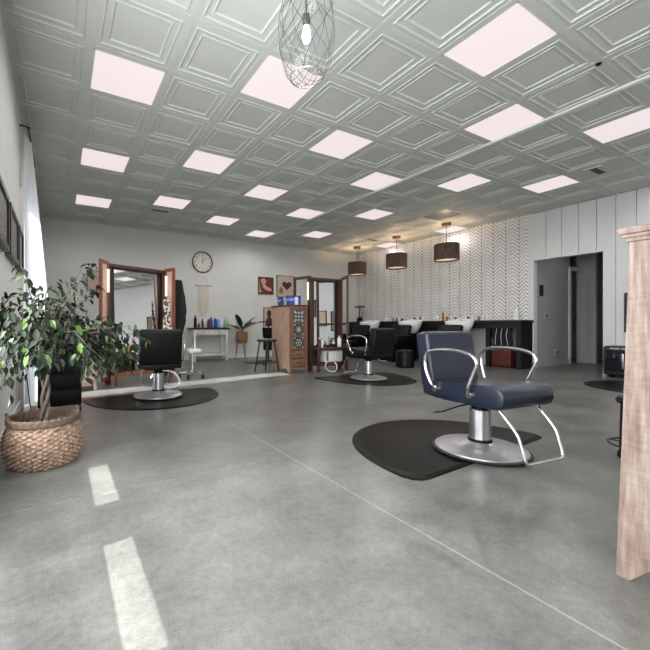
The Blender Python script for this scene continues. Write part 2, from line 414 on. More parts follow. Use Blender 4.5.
# ceiling of coffered tiles
U0, V0, TS = 0.2148, 3.1314, 0.61
lit = {(0,0),(0,3),(0,6),(2,-1),(2,2),(2,5),(4,-3),(4,0),(4,3),(4,6),(6,-2),(6,1),(6,4),(6,7),(8,-3),(8,0),(8,3),(8,6),(10,-1),(12,3),(12,6)}
extra = {(0,-3),(0,-6),(2,-4),(2,-7),(4,-6),(6,-5),(8,-6),(10,-4),(10,-7),(12,-3)}
off = {(10, 2)}
flat_t = {(2,6),(10,-2)}
cl = lambda v, a, c: max(a, min(c, v))
bt = BM(); bg = BM()
prof = [(0.020, 0.0), (0.050, 0.0), (0.055, -0.006), (0.061, -0.006), (0.067, 0.007), (0.104, 0.008), (0.109, 0.002), (0.116, 0.002), (0.125, 0.013)]
for iu in range(-1, 13):
    for iv in range(-10, 9):
        k = (iu, iv)
        if k in lit or k in extra or k in off: continue
        ax, ay = U0 + TS*iu, V0 + TS*iv
        rings = []
        for e, z in (prof if k not in flat_t else prof[:1]):
            rings.append([bt.verts.new((cl(ax + px, X0, X1), cl(ay + py, Y0, Y1), H + z)) for px, py in ((e, e), (TS-e, e), (TS-e, TS-e), (e, TS-e))])
        for a, c in zip(rings, rings[1:]):
            for q in range(4): bt.faces.new((a[q], a[(q+1) % 4], c[(q+1) % 4], c[q]))
        bt.faces.new(rings[-1])
ce = struct('ceiling', bt, 'ceil'); 
for iu in range(0, 13): bx(bg, U0+TS*iu-0.021, U0+TS*iu+0.021, Y0, Y1, H-0.004, H+0.03)
for iv in range(-9, 9): bx(bg, X0, X1, V0+TS*iv-0.021, V0+TS*iv+0.021, H-0.0035, H+0.03)
obj('ceiling_grid', bg, 'ceil', ce)
bg = BM(); bx(bg, U0+TS*7-0.032, U0+TS*7+0.032, Y0, Y1, H-0.022, H, 0.004); obj('ceiling_rail', bg, 'trim', ce)['label'] = 'white raised rail'
b = BM(); bx(b, X0-T, X1+0.12, Y0-0.1, Y1+0.1, 3.1, 3.14); struct('ceiling_deck', b, 'hall')
b = BM(); bx(b, X0, X1, Y1-0.02, Y1, H-0.022, H); bx(b, X0, X0+0.02, Y0, Y1, H-0.022, H); struct('trim_3', b, 'tbar')

# ---------------------------------------------------------------- ceiling lights
names = {
 (0,0):'big square ceiling light at upper left of the view, nearest to the window wall',
 (0,3):'square ceiling light above the curtain side, middle of the three along the window wall',
 (0,6):'square ceiling light farthest back beside the window wall, above the left mirror',
 (2,-1):'large square ceiling light glowing right behind the glass cage pendant',
 (2,2):'square ceiling light in the second column from the window wall, mid room',
 (2,5):'small looking ceiling light just in front of the dark ceiling vent, far left',
 (4,-3):'largest ceiling light at top right of the view, nearest to the camera',
 (4,0):'square ceiling light right of the glass cage pendant, third column, middle distance',
 (4,3):'square ceiling light in the middle of the ceiling, two rows behind the pendant',
 (4,6):'farthest left of centre ceiling light above the wall clock',
 (6,-2):'large lavender white ceiling light touching the raised ceiling rail, right half',
 (6,1):'square ceiling light centred on the ceiling touching the raised rail',
 (6,4):'small ceiling light beside the raised rail, toward the tall mirror',
 (6,7):'farthest back ceiling light next to the far wall, above the red picture',
 (8,-3):'large square ceiling light at the far right edge of the view',
 (8,0):'ceiling light right of the raised rail, centred over the navy chair',
 (8,3):'small ceiling light right of the raised rail, over the middle chair',
 (8,6):'farthest ceiling light right of the raised rail, beside the far wall',
 (10,-1):'ceiling light next to the ceiling vent near the white board wall',
 (12,3):'cut ceiling light against the chevron wall above the nearest drum pendant',
 (12,6):'cut ceiling light against the chevron wall above the middle drum pendant'}
def clight(k, label):
    ax, ay = U0 + TS*k[0], V0 + TS*k[1]; xe = min(ax+TS, X1)
    t = thing('ceiling_light', label, 'ceiling light', ((ax+xe)/2, ay+TS/2, H), 0, 'square ceiling light panels')
    hx = (xe-ax)/2 - 0.021; hy = TS/2 - 0.021; e = 0.012
    bb = BM()
    bx(bb, -hx, hx, -hy, -hy+e, -0.004, 0.03); bx(bb, -hx, hx, hy-e, hy, -0.004, 0.03); bx(bb, -hx, -hx+e, -hy, hy, -0.004, 0.03); bx(bb, hx-e, hx, -hy, hy, -0.004, 0.03)
    obj('light_frame', bb, 'tbar', t)
    bb = BM(); bx(bb, -hx+e, hx-e, -hy+e, hy-e, 0.002, 0.022); obj('diffuser', bb, 'panel_off' if k in off else 'panel', t)
    if k not in off:
        l = bpy.data.lights.new('panel_light', 'SPOT'); l.energy = PANEL_W * (0.55 if k[0] == 12 else 1.0); l.color = (1.0, 0.985, 0.975)
        l.spot_size = R(176); l.spot_blend = 0.6; l.shadow_soft_size = 0.0
        lo = bpy.data.objects.new('panel_light', l); C.objects.link(lo); lo.parent = t; lo.location = (0, 0, -0.03)
for k in sorted(lit): clight(k, names[k])
clight((10, 2), 'unlit grey ceiling panel between the lit ones, before the drum pendants')
for q_, k in enumerate(sorted(extra)): clight(k, 'square ceiling light behind the camera, ' + ['first', 'second', 'third', 'fourth', 'fifth', 'sixth', 'seventh', 'eighth', 'ninth', 'tenth'][q_] + ' counted from the window wall')
def vent(x, y, label):
    t = thing('ceiling_vent', label, 'vent', (x, y, H), 0, 'ceiling vents')
    bb = BM(); bx(bb, -0.17, 0.17, -0.10, 0.10, -0.012, 0.0); obj('vent_plate', bb, 'ceil', t)
    for q in range(2):
        bb = BM(); bx(bb, -0.155+q*0.16, -0.005+q*0.16, -0.038, 0.038, -0.016, -0.012); obj('grille', bb, 'vent', t)
vent(1.66, 7.02, 'dark ceiling vent at far left above the macrame')
vent(6.58, 2.24, 'dark ceiling vent on the right, near the white board wall')
vent(6.92, 6.82, 'small dark ceiling vent beside the farthest drum pendant')
b = BM(); lathe(b, [(0.008, -0.02), (0.018, -0.014), (0.022, 0.0)], seg=12); o = obj('sprinkler_head', b, 'blackp', loc=(3.9, 1.32, H)); tag(o, 'tiny dark sprinkler head on the ceiling at upper right', 'sprinkler')

# ---------------------------------------------------------------- salon chairs
def arm_pts(s, k=1.0):
    x = s*0.275
    x = s*0.262
    P = [(s*0.235, 0.15, 0.40), (x, 0.165, 0.44), (x+s*0.01, 0.20, 0.55), (x+s*0.01, 0.185, 0.635), (x+s*0.01, 0.10, 0.665), (x+s*0.012, -0.04, 0.668),
         (x+s*0.01, -0.15, 0.645), (x+s*0.008, -0.185, 0.60), (x+s*0.006, -0.155, 0.52), (x, -0.12, 0.44), (s*0.235, -0.11, 0.40)]
    return smooth(P, 5)
def make_chair(label, leather, loc, rz, footrot=0):
    t = thing('salon_chair', label, 'salon chair', loc, rz, 'hydraulic salon chairs')
    b = BM(); lathe(b, [(0.285, 0.0), (0.290, 0.008), (0.284, 0.014)], seg=56); obj('rubber_ring', b, 'rubber', t)
    b = BM(); lathe(b, [(0.274, 0.010), (0.272, 0.020), (0.256, 0.030), (0.19, 0.042), (0.16, 0.046), (0.15, 0.052), (0.10, 0.058), (0.088, 0.064)], seg=56); obj('base', b, 'base_metal', t)
    b = BM(); lathe(b, [(0.072, 0.062), (0.072, 0.078), (0.066, 0.080)], seg=32); obj('collar', b, 'blackp', t)
    b = BM(); lathe(b, [(0.063, 0.078), (0.063, 0.270), (0.060, 0.274)], seg=40); obj('column', b, 'brushed', t)
    b = BM(); lathe(b, [(0.050, 0.272), (0.050, 0.318), (0.09, 0.320), (0.09, 0.335)], seg=28); bx(b, -0.16, 0.16, -0.14, 0.16, 0.318, 0.338, 0.004); obj('mount', b, 'blackp', t)
    b = BM(); pr = [(0.265, 0.345), (0.272, 0.40), (0.262, 0.435), (0.18, 0.447), (0.05, 0.447), (-0.08, 0.455), (-0.19, 0.472), (-0.255, 0.476), (-0.295, 0.462), (-0.318, 0.428), (-0.320, 0.385), (-0.305, 0.352), (-0.27, 0.336), (-0.15, 0.336), (0.15, 0.338)]
    prism(b, pr, -0.228, 0.228, 'X', bev=0.016, seg=3); obj('seat', b, leather, t, 50)
    b = BM(); box(b, (0, 0, 0), (0.455, 0.10, 0.39), 0.026, 4)
    for v in b.verts:
        k = v.co.x/0.2425; v.co.y -= 0.012*k*k*(-1 if v.co.y > 0 else 1) * (1 if v.co.y > 0 else 0.6)
    xf(b.verts, Matrix.Translation((0, 0.252, 0.585)) @ Matrix.Rotation(R(-9), 4, 'X')); obj('backrest', b, leather, t, 50)
    for s in (-1, 1):
        b = BM(); tube(b, arm_pts(s), 0.0108, 10); a = obj('armrest', b, 'chrome', t, 60)
        for yy in (0.15, -0.11):
            b = BM(); tube(b, [(s*0.222, yy, 0.398), (s*0.242, yy, 0.398)], 0.021, 14); obj('bolt_plate', b, 'chrome', a)
    b = BM(); tube(b, [(-0.05, 0.02, 0.30), (-0.14, 0.04, 0.292), (-0.26, 0.06, 0.262), (-0.33, 0.07, 0.258)], [0.008, 0.008, 0.008, 0.011], 8)
    obj('pump_lever', b, 'chrome', t)
    b = BM()
    P = []
    for s in (-1, 1):
        q = [(s*0.17, -0.24, 0.345), (s*0.17, -0.28, 0.30), (s*0.168, -0.35, 0.22), (s*0.165, -0.375, 0.15), (s*0.162, -0.395, 0.085), (s*0.15, -0.398, 0.066), (s*0.12, -0.398, 0.060)]
        P = P + (q if s < 0 else list(reversed(q)))
    tube(b, smooth(P, 4), 0.0092, 10); obj('footrest', b, 'chrome', t, 60)
    return t
make_chair('navy blue leather salon chair with chrome arms in the right foreground', 'navy', (2.44, 1.44, 0.012), R(-7))
c2 = make_chair('black salon chair seen from behind, facing the left mirror, near the plant', 'black_leather', (1.01, 4.36, 0.012), R(180-7))
dup(c2, 'black salon chair in the middle distance before the tall mirror beside the tiled cabinet', (4.17, 4.18, 0.012), R(180+4))

# mats: rounded D shape with a bevelled rim
def make_mat(label, loc, rz, w=0.77, d=0.92, st=0.12):
    # straight edge at y=0 (local), arc bulging to +y
    pts = []
    N = 44
    for i in range(N+1):
        a = PI*i/N
        pts.append((w*math.cos(a), d*(math.sin(a)**0.85)))
    Q = []; n_ = len(pts); rc = 0.07     # round the two corners
    for i, p_ in enumerate(pts):
        if i in (0, n_-1):
            s_ = 1 if i == 0 else -1
            Q += [(p_[0]-s_*0.004, 0.10), (p_[0]-s_*0.02, 0.045), (p_[0]-s_*0.055, 0.012), (p_[0]-s_*0.11, 0.0)][::(1 if s_ < 0 else -1)]
        elif p_[1] > 0.13: Q.append(p_)
    pts = Q
    def shape(s, dz): return [(x*s, (y - 0.45)*s + 0.45, dz) for x, y in pts]
    b = BM(); rings = [[b.verts.new(p) for p in shape(s, z)] for s, z in ((1.0, 0.001), (0.985, 0.007), (0.93, 0.011), (0.915, 0.009))]
    for a, c in zip(rings, rings[1:]):
        for q in range(len(a)): b.faces.new((a[q], a[(q+1) % len(a)], c[(q+1) % len(a)], c[q]))
    b.faces.new(rings[-1]); b.faces.new(list(reversed(rings[0])))
    o = obj('floor_mat', b, 'mat', ang=20); o.location = loc; o.rotation_euler = (0, 0, rz)
    return tag(o, label, 'floor mat', 'anti fatigue floor mats')
make_mat('black D shaped floor mat under the navy blue chair', (2.43, 1.345, 0), R(3), 0.78, 0.93)
make_mat('black D shaped floor mat under the chair facing the left mirror', (0.98, 4.66, 0), R(183), 0.78, 0.98)
make_mat('black D shaped floor mat under the middle chair before the tall mirror', (4.27, 4.72, 0), R(178), 0.78, 1.18)
make_mat('black rounded floor mat at far right, in front of the boxy black appliance', (6.90, 1.35, 0), R(8), 0.82, 1.10)

# ---------------------------------------------------------------- foreground whitewashed cabinet
t = thing('wooden_cabinet', 'tall whitewashed wooden cabinet cut by the right edge of the view', 'cabinet', (1.64, -0.15, 0), 0)
cy, D = 0.66, 0.46   # along y, depth x
def side(bm, x0, x1):
    pts = [(-0.62, 0), (-0.50, 0.0), (-0.44, 0.06), (-0.30, 0.085), (0.40, 0.085), (0.555, 0.085), (0.60, 0.03), (0.625, 0.0), (0.660, 0.0), (0.645, 0.45), (0.625, 1.12), (-0.62, 1.12)]
    prism(bm, pts, x0, x1, 'X')
b = BM(); side(b, 0, 0.03); obj('side_panel', b, 'whitewash', t)
b = BM(); side(b, 0.46, 0.49); obj('side_panel', b, 'whitewash', t)
b = BM(); bx(b, 0.03, 0.46, 0.60, 0.622, 0.10, 1.10); obj('front_panel', b, 'whitewash', t)
b = BM(); bx(b, 0.03, 0.46, -0.62, 0.60, 0.10, 0.13); bx(b, 0.03, 0.46, -0.62, -0.60, 0.13, 1.1); obj('bottom_panel', b, 'whitewash', t)
b = BM()
pr = [(0.0, 1.112), (0.006, 1.114), (0.008, 1.122), (0.014, 1.128), (0.015, 1.136), (0.022, 1.139), (0.025, 1.148), (0.022, 1.158), (0.0, 1.160)]
rings = []
for o_, z in pr:
    rings.append([b.verts.new(p) for p in ((-o_, -0.62-o_, z), (0.49+o_, -0.62-o_, z), (0.49+o_, 0.626+o_, z), (-o_, 0.626+o_, z))])
for a, c in zip(rings, rings[1:]):
    for q in range(4): b.faces.new((a[q], a[(q+1) % 4], c[(q+1) % 4], c[q]))
b.faces.new(rings[0]); b.faces.new(rings[-1])
obj('crown_moulding', b, 'whitewash', t, 20)

# ---------------------------------------------------------------- ficus in a seagrass basket
BX, BY = -0.085, 2.64
t = thing('woven_basket', 'round seagrass basket holding the braided ficus tree, by the window wall', 'basket', (BX, BY, 0))
b = BM(); seg, rows = 120, 40
def brad(z):
    k = z/0.245
    return 0.150 + 0.068*math.sin(PI*min(1, k*0.74+0.10))**0.8 - 0.004*k
rings = []
for r_ in range(rows+1):
    z = 0.245*r_/rows; rr = []
    for i in range(seg):
        a = 2*PI*i/seg; band = r_//2
        wv = 0.010*math.sin(seg/5*a + PI*(band % 2)) * (1 if r_ % 2 else 0.2) - (0.004 if r_ % 2 == 0 else 0)
        q = brad(z) + wv; rr.append(b.verts.new((q*math.cos(a), q*math.sin(a), z)))
    rings.append(rr)
for a, c in zip(rings, rings[1:]):
    for q in range(seg): b.faces.new((a[q], a[(q+1) % seg], c[(q+1) % seg], c[q]))
b.faces.new(list(reversed(rings[0]))); obj('basket_body', b, 'straw', t, 80)
b = BM(); rt = brad(0.245)
P = [(0.002, -0.005), (0.012, 0.01), (0.012, 0.035), (0.0, 0.045), (-0.012, 0.035), (-0.012, -0.005)]
rings = []
for i in range(96):
    a = 2*PI*i/96; wv = 0.0022*(1 if i % 3 else -1)
    rings.append([b.verts.new(((rt+dx+wv)*math.cos(a), (rt+dx+wv)*math.sin(a), 0.245+dz+wv)) for dx, dz in P])
for i in range(96):
    a, c = rings[i], rings[(i+1) % 96]
    for q in range(6): b.faces.new((a[q], a[(q+1) % 6], c[(q+1) % 6], c[q]))
obj('basket_rim', b, 'straw2', t)
for a0 in (R(8), R(188)):
    P = []
    for k in range(13):
        u = k/12; a = a0 + (u-0.5)*0.75; P.append(((rt+0.005)*math.cos(a), (rt+0.005)*math.sin(a), 0.27 + 0.045*math.sin(PI*u)))
    b = BM(); tube(b, P, 0.010, 8); obj('handle', b, 'straw2', t)
t = thing('ficus_tree', 'leafy ficus with braided trunk growing from the seagrass basket', 'plant', (BX, BY, 0.05))
b = BM(); lathe(b, [(0.12, 0.0), (0.175, 0.09), (0.172, 0.165)], seg=28)
for v in b.verts:
    if v.co.z > 0.16: v.co.z += random.uniform(-0.01, 0.01)
obj('root_ball', b, 'soil', t)
b = BM()
for q in range(3):
    P = []
    for k in range(26):
        u = k/25; a = u*9.5 + q*2*PI/3; rr = 0.020*(1-0.2*u)
        P.append((rr*math.cos(a)+0.01*math.sin(u*3), rr*math.sin(a), 0.15 + 0.55*u))
    tube(b, P, [0.0115 - 0.004*k/25 for k in range(26)], 8)
obj('trunk', b, 'bark', t)
# camera-independent crown: branches fan out, leaves along twigs
rnd = random.Random(11)
bb = BM(); leaves = []
def in_room(p): return p[0] + BX > X0 + 0.03
tips = []
dirs = []
for k in range(46):
    a = rnd.uniform(0, 2*PI); el = rnd.uniform(-0.35, 1.15); L = rnd.uniform(0.28, 0.56)
    d = Vector((math.cos(a)*math.cos(el), math.sin(a)*math.cos(el), math.sin(el)))
    if d.x < -0.1: d.x *= 0.45; 
    dirs.append((d.normalized(), L))
for k in range(26):   # heavier growth away from the wall (toward the room) and slightly toward the window ahead
    a = R(rnd.uniform(-62, 25)); el = rnd.uniform(-0.45, 0.55); L = rnd.uniform(0.30, 0.60)
    dirs.append((Vector((math.cos(a)*math.cos(el), math.sin(a)*math.cos(el), math.sin(el))), L))
for k in range(12):
    a = R(rnd.uniform(-120, -75)); el = rnd.uniform(-0.15, 0.65); L = rnd.uniform(0.4, 0.66)
    dirs.append((Vector((math.cos(a)*math.cos(el)*0.6, math.sin(a)*math.cos(el), math.sin(el))), L))
for d, L in dirs:
    s0 = Vector((0.01, 0, rnd.uniform(0.56, 0.70))); P = [s0]; p = s0.copy(); dd = d.copy()
    dd.z = max(dd.z, 0.05) + 0.25; dd.normalize()
    for q in range(7):
        dd = (dd*0.85 + d*0.22 + Vector((0, 0, -0.055*q*0.6))).normalized()
        p = p + dd*L/7 + Vector((rnd.uniform(-1, 1), rnd.uniform(-1, 1), rnd.uniform(-1, 1)))*0.018
        if not in_room(p): p.x = X0 - BX + 0.04
        P.append(p.copy())
    tube(bb, P, [0.006 - 0.0045*i/7 for i in range(8)], 5)
    for i in range(2, 8):
        for q in range(4 if i < 6 else 5):
            if rnd.random() < 0.93: leaves.append((P[i] + Vector((rnd.uniform(-1, 1), rnd.uniform(-1, 1), rnd.uniform(-1, 1)))*0.040, (P[i]-P[i-1]).normalized()))
obj('branches', bb, 'bark', t)
def leaf(bm, p, d, L, W, rnd, droop=0.6):
    out = Vector((rnd.uniform(-1, 1), rnd.uniform(-1, 1), rnd.uniform(-0.9, 0.35)))
    dr = (d*0.5 + out.normalized()*0.8 + Vector((0, 0, -droop))).normalized()
    side_ = dr.cross(Vector((rnd.uniform(-.5, .5), rnd.uniform(-.5, .5), 1))).normalized(); nn = side_.cross(dr).normalized()
    rows = [(0, 0), (0.22, 0.72), (0.5, 1.0), (0.78, 0.55), (1.0, 0)]
    prev = None
    for u, ww in rows:
        cpt = p + dr*L*u - nn*L*0.20*u*u
        if not in_room(cpt): cpt.x = X0 - BX + 0.03
        if ww == 0: cur = [bm.verts.new(cpt)]
        else:
            e = side_*W*ww*0.5; f = nn*W*0.16*ww
            cur = [bm.verts.new(cpt - e + f), bm.verts.new(cpt), bm.verts.new(cpt + e + f)]
        if prev:
            if len(prev) == 1: bm.faces.new((prev[0], cur[0], cur[1])); bm.faces.new((prev[0], cur[1], cur[2]))
            elif len(cur) == 1: bm.faces.new((prev[0], prev[1], cur[0])); bm.faces.new((prev[1], prev[2], cur[0]))
            else: bm.faces.new((prev[0], prev[1], cur[1], cur[0])); bm.faces.new((prev[1], prev[2], cur[2], cur[1]))
        prev = cur
b = BM(); b2 = BM()
for p, d in leaves:
    L = rnd.uniform(0.042, 0.072)
    leaf(b2 if rnd.random() < 0.08 else b, p, d, L, L*0.48, rnd)
obj('foliage', b, 'leaf', t, 60); obj('young_leaves', b2, 'leaf_light', t, 60)['label'] = 'yellow green young leaves'

# ---------------------------------------------------------------- black cart on casters behind the plant
t = thing('storage_cart', 'black upright salon cart on casters behind the plant basket', 'cart', (0.0, 4.19, 0), R(2))
b = BM(); box(b, (0, 0, 0.29), (0.37, 0.34, 0.46), 0.012); obj('cart_body', b, 'blackp', t)
b = BM(); box(b, (0, 0, 0.535), (0.39, 0.36, 0.03), 0.01); obj('cart_top', b, 'brushed', t)
b = BM()
for q in range(3): bx(b, -0.165, 0.165, -0.178, -0.170, 0.08 + 0.145*q, 0.215 + 0.145*q, 0.002)
obj('drawer_fronts', b, 'blackp', t)
for sx in (-1, 1):
    for sy in (-1, 1):
        b = BM(); tube(b, [(sx*0.17-0.012, sy*0.15, 0.028), (sx*0.17+0.012, sy*0.15, 0.028)], 0.028, 14); bx(b, sx*0.17-0.01, sx*0.17+0.01, sy*0.15-0.01, sy*0.15+0.01, 0.03, 0.065)
        obj('caster', b, 'rubber', t)

# ---------------------------------------------------------------- curtain, rod, pictures on the window wall
t = thing('curtain', 'sheer white curtain panel hanging beside the glazed opening on the window wall', 'curtain', (0, 0, 0))
b = BM(); nu, nv = 60, 26; grid = []
for j_ in range(nv+1):
    v = j_/nv; z = 2.78 - 2.74*v; row = []
    for i in range(nu+1):
        u = i/nu
        wv = math.sin(u*PI*6 + 0.5*math.sin(v*3))
        y = 4.40 + 0.30*u
        x = -0.31 + (0.05 + 0.20*min(1, v*1.1))*u + wv*(0.012 + 0.022*v)*(0.4+u)
        row.append(b.verts.new((x, y, z)))
    grid.append(row)
for a, c in zip(grid, grid[1:]):
    for i in range(nu): b.faces.new((a[i], a[i+1], c[i+1], c[i]))
obj('curtain_cloth', b, 'curtain', t, 80)
t2 = thing('curtain_rod', 'thin black curtain rod with bracket high on the window wall', 'curtain rod', (0, 0, 0))
b = BM(); tube(b, [(-0.27, 4.34, 2.80), (-0.27, 5.35, 2.80)], 0.009, 8); obj('rod', b, 'frame_black', t2)
b = BM(); tube(b, [(X0, 4.38, 2.83), (-0.29, 4.38, 2.83), (-0.265, 4.38, 2.80)], 0.008, 8); lathe(b, [(0.0, 0), (0.02, 0.004), (0.02, 0.012)], (-0.27, 4.33, 2.79), 10, False); obj('bracket', b, 'frame_black', t2)
for i, (y0, y1, lab) in enumerate(((2.60, 3.17, 'nearest black framed print on the window wall, at the left edge of the view'), (3.25, 3.87, 'middle black framed print on the window wall'), (3.95, 4.36, 'black framed print on the window wall next to the curtain'))):
    t = thing('framed_print', lab, 'picture', (X0, (y0+y1)/2, 1.55), 0, 'prints on the window wall')
    hy, hz = (y1-y0)/2, 0.19; b = BM(); e = 0.035
    bx(b, 0, 0.04, -hy, -hy+e, -hz, hz); bx(b, 0, 0.04, hy-e, hy, -hz, hz); bx(b, 0, 0.04, -hy+e, hy-e, -hz, -hz+e); bx(b, 0, 0.04, -hy+e, hy-e, hz-e, hz)
    obj('picture_frame', b, 'frame_black', t)
    b = BM(); bx(b, 0.004, 0.026, -hy+e, hy-e, -hz+e, hz-e); obj('print', b, 'grey_art', t)
t = thing('wall_outlet', 'outlet plate with plugged black charger low on the window wall', 'outlet', (X0, 4.22, 0.37))
b = BM(); bx(b, 0, 0.008, -0.04, 0.04, -0.06, 0.06, 0.002); obj('cover_plate', b, 'whitep', t)
b = BM(); bx(b, 0.008, 0.05, -0.02, 0.02, -0.02, 0.02, 0.004); obj('plug', b, 'blackp', t)
b = BM(); tube(b, smooth([(X0+0.05, 4.2, 0.36), (-0.27, 4.12, 0.33), (-0.25, 4.05, 0.18), (-0.22, 3.98, 0.05), (-0.16, 3.9, 0.006)], 6), 0.005, 6)
tag(obj('power_cord', b, 'frame_black'), 'thin dark power cord dropping from the window wall outlet', 'cord')

# ---------------------------------------------------------------- glass pendant in a wire net
t = thing('glass_pendant', 'clear glass jar pendant in a diamond wire net with a lit bulb, top centre', 'pendant lamp', (1.352, 1.885, 2.39))
pf = [(0.100, 0.0), (0.128, 0.045), (0.152, 0.12), (0.165, 0.22), (0.168, 0.34), (0.152, 0.45), (0.115, 0.53), (0.065, 0.575), (0.045, 0.59)]
b = BM(); lathe(b, pf, seg=48, cap0=False, cap1=False); obj('glass_jar', b, 'glass', t, 80)
def pr_at(z):
    for (r0, z0), (r1, z1) in zip(pf, pf[1:]):
        if z0 <= z <= z1: return r0 + (r1-r0)*(z-z0)/(z1-z0)
    return pf[-1][0]
b = BM()
for s in (-1, 1):
    for q in range(8):
        P = []
        for k in range(22):
            u = k/21; z = 0.585*u; a = 2*PI*q/8 + s*u*PI*0.62; rr = pr_at(z)+0.007; P.append((rr*math.cos(a), rr*math.sin(a), z))
        tube(b, P, 0.0018, 5)
for s in (-1, 1):      # net across the open bottom
    for q in range(-2, 3):
        hw = math.sqrt(max(0, 0.1**2 - (q*0.036)**2)); P = []
        for k in range(9):
            u = -1 + k/4; px, py = u*hw, q*0.036
            if s > 0: px, py = py, px
            P.append((px, py, -0.045*(1 - (px*px+py*py)/0.01)))
        tube(b, P, 0.0018, 5)
obj('wire_net', b, 'wire', t, 80)
b = BM(); tube(b, [(0.102*math.cos(2*PI*k/40), 0.102*math.sin(2*PI*k/40), 0) for k in range(40)], 0.004, 8, True); obj('rim', b, 'brushed', t, 80)
b = BM(); lathe(b, [(0.05, 0.575), (0.05, 0.60), (0.03, 0.614)], seg=20); obj('cap', b, 'wire', t)
b = BM(); lathe(b, [(0.004, 0.37), (0.004, 0.59)], seg=8); lathe(b, [(0.018, 0.32), (0.024, 0.34), (0.020, 0.39), (0.006, 0.40)], seg=14); obj('socket', b, 'wire', t)
b = BM(); lathe(b, [(0.002, 0.21), (0.018, 0.222), (0.028, 0.25), (0.024, 0.288), (0.014, 0.325)], seg=20); obj('bulb', b, 'bulb', t, 80)
l = bpy.data.lights.new('pendant_light', 'POINT'); l.energy = 4; l.shadow_soft_size = 0.05; lo = bpy.data.objects.new('pendant_light', l); C.objects.link(lo); lo.parent = t; lo.location = (0, 0, 0.06)

# ---------------------------------------------------------------- drum pendants
def drum(label, x, y, z):
    t = thing('drum_pendant', label, 'pendant lamp', (x, y, z), 0, 'rattan drum pendants')
    b = BM(); lathe(b, [(0.240, -0.172), (0.246, -0.168), (0.246, 0.168), (0.240, 0.172), (0.240, -0.172)], seg=48, cap0=False, cap1=False); obj('lamp_shade', b, 'rattan', t)
    b = BM(); lathe(b, [(0.232, -0.140), (0.232, -0.136)], seg=40); obj('diffuser', b, 'linen_glow', t)
    b = BM(); tube(b, [(0, 0, 0.0), (0, 0, H - z - 0.05)], 0.005, 6); obj('cord', b, 'frame_black', t)
    b = BM(); lathe(b, [(0.02, H-z-0.06), (0.09, H-z-0.055), (0.10, H-z-0.0)], seg=28); obj('ceiling_canopy', b, 'rustic_dark', t)
    b = BM(); lathe(b, [(0.01, -0.06), (0.04, -0.03), (0.03, 0.02), (0.012, 0.05)], seg=16); obj('bulb', b, 'warmbulb', t, 80)
    l = bpy.data.lights.new('drum_light', 'POINT'); l.energy = 17; l.color = (1.0, 0.72, 0.45); l.shadow_soft_size = 0.07
    lo = bpy.data.objects.new('drum_light', l); C.objects.link(lo); lo.parent = t; lo.location = (0, 0, 0.09)
M['linen_glow'] = glow('lit_drum_diffuser', (1.0, 0.78, 0.55, 1), 0.7)
drum('brown drum pendant nearest the doorway, largest of the three', 7.21, 4.97, 2.385)
drum('brown drum pendant in the middle of the three', 7.21, 6.30, 2.40)
drum('brown drum pendant farthest back, smallest looking of the three', 7.23, 7.68, 2.40)

# ---------------------------------------------------------------- washing counter along the chevron wall
CT = 0.935
b = BM(); bx(b, X1-0.008, X1, 3.76, Y1-0.02, 0.0, 0.93); bx(b, X1-0.008, X1, 3.715, 3.80, 0.0, 3.0); struct('trim_4', b, 'boards')
t = thing('wash_counter', 'long black counter along the chevron wall behind the washbasins', 'counter', (0, 0, 0))
b = BM(); bx(b, 7.58, X1-0.010, 3.70, 8.42, CT-0.05, CT, 0.004); obj('countertop', b, 'blackw', t)
b = BM(); bx(b, 7.62, 7.66, 3.78, 8.40, CT-0.16, CT-0.05); obj('apron', b, 'blackw', t)
for yy in (3.76, 4.33, 8.38):
    b = BM(); bx(b, 7.60, 7.68, yy-0.04, yy+0.04, 0, CT-0.05); bx(b, 7.95, 8.03, yy-0.04, yy+0.04, 0, CT-0.05); obj('leg', b, 'blackw', t)
b = BM(); bx(b, 7.70, 7.73, 5.0, 8.34, 0.0, CT-0.05); obj('modesty_panel', b, 'blackw', t)
b = BM(); bx(b, 7.62, 7.98, 3.71, 3.74, 0, CT-0.05); obj('end_panel', b, 'blackw', t)
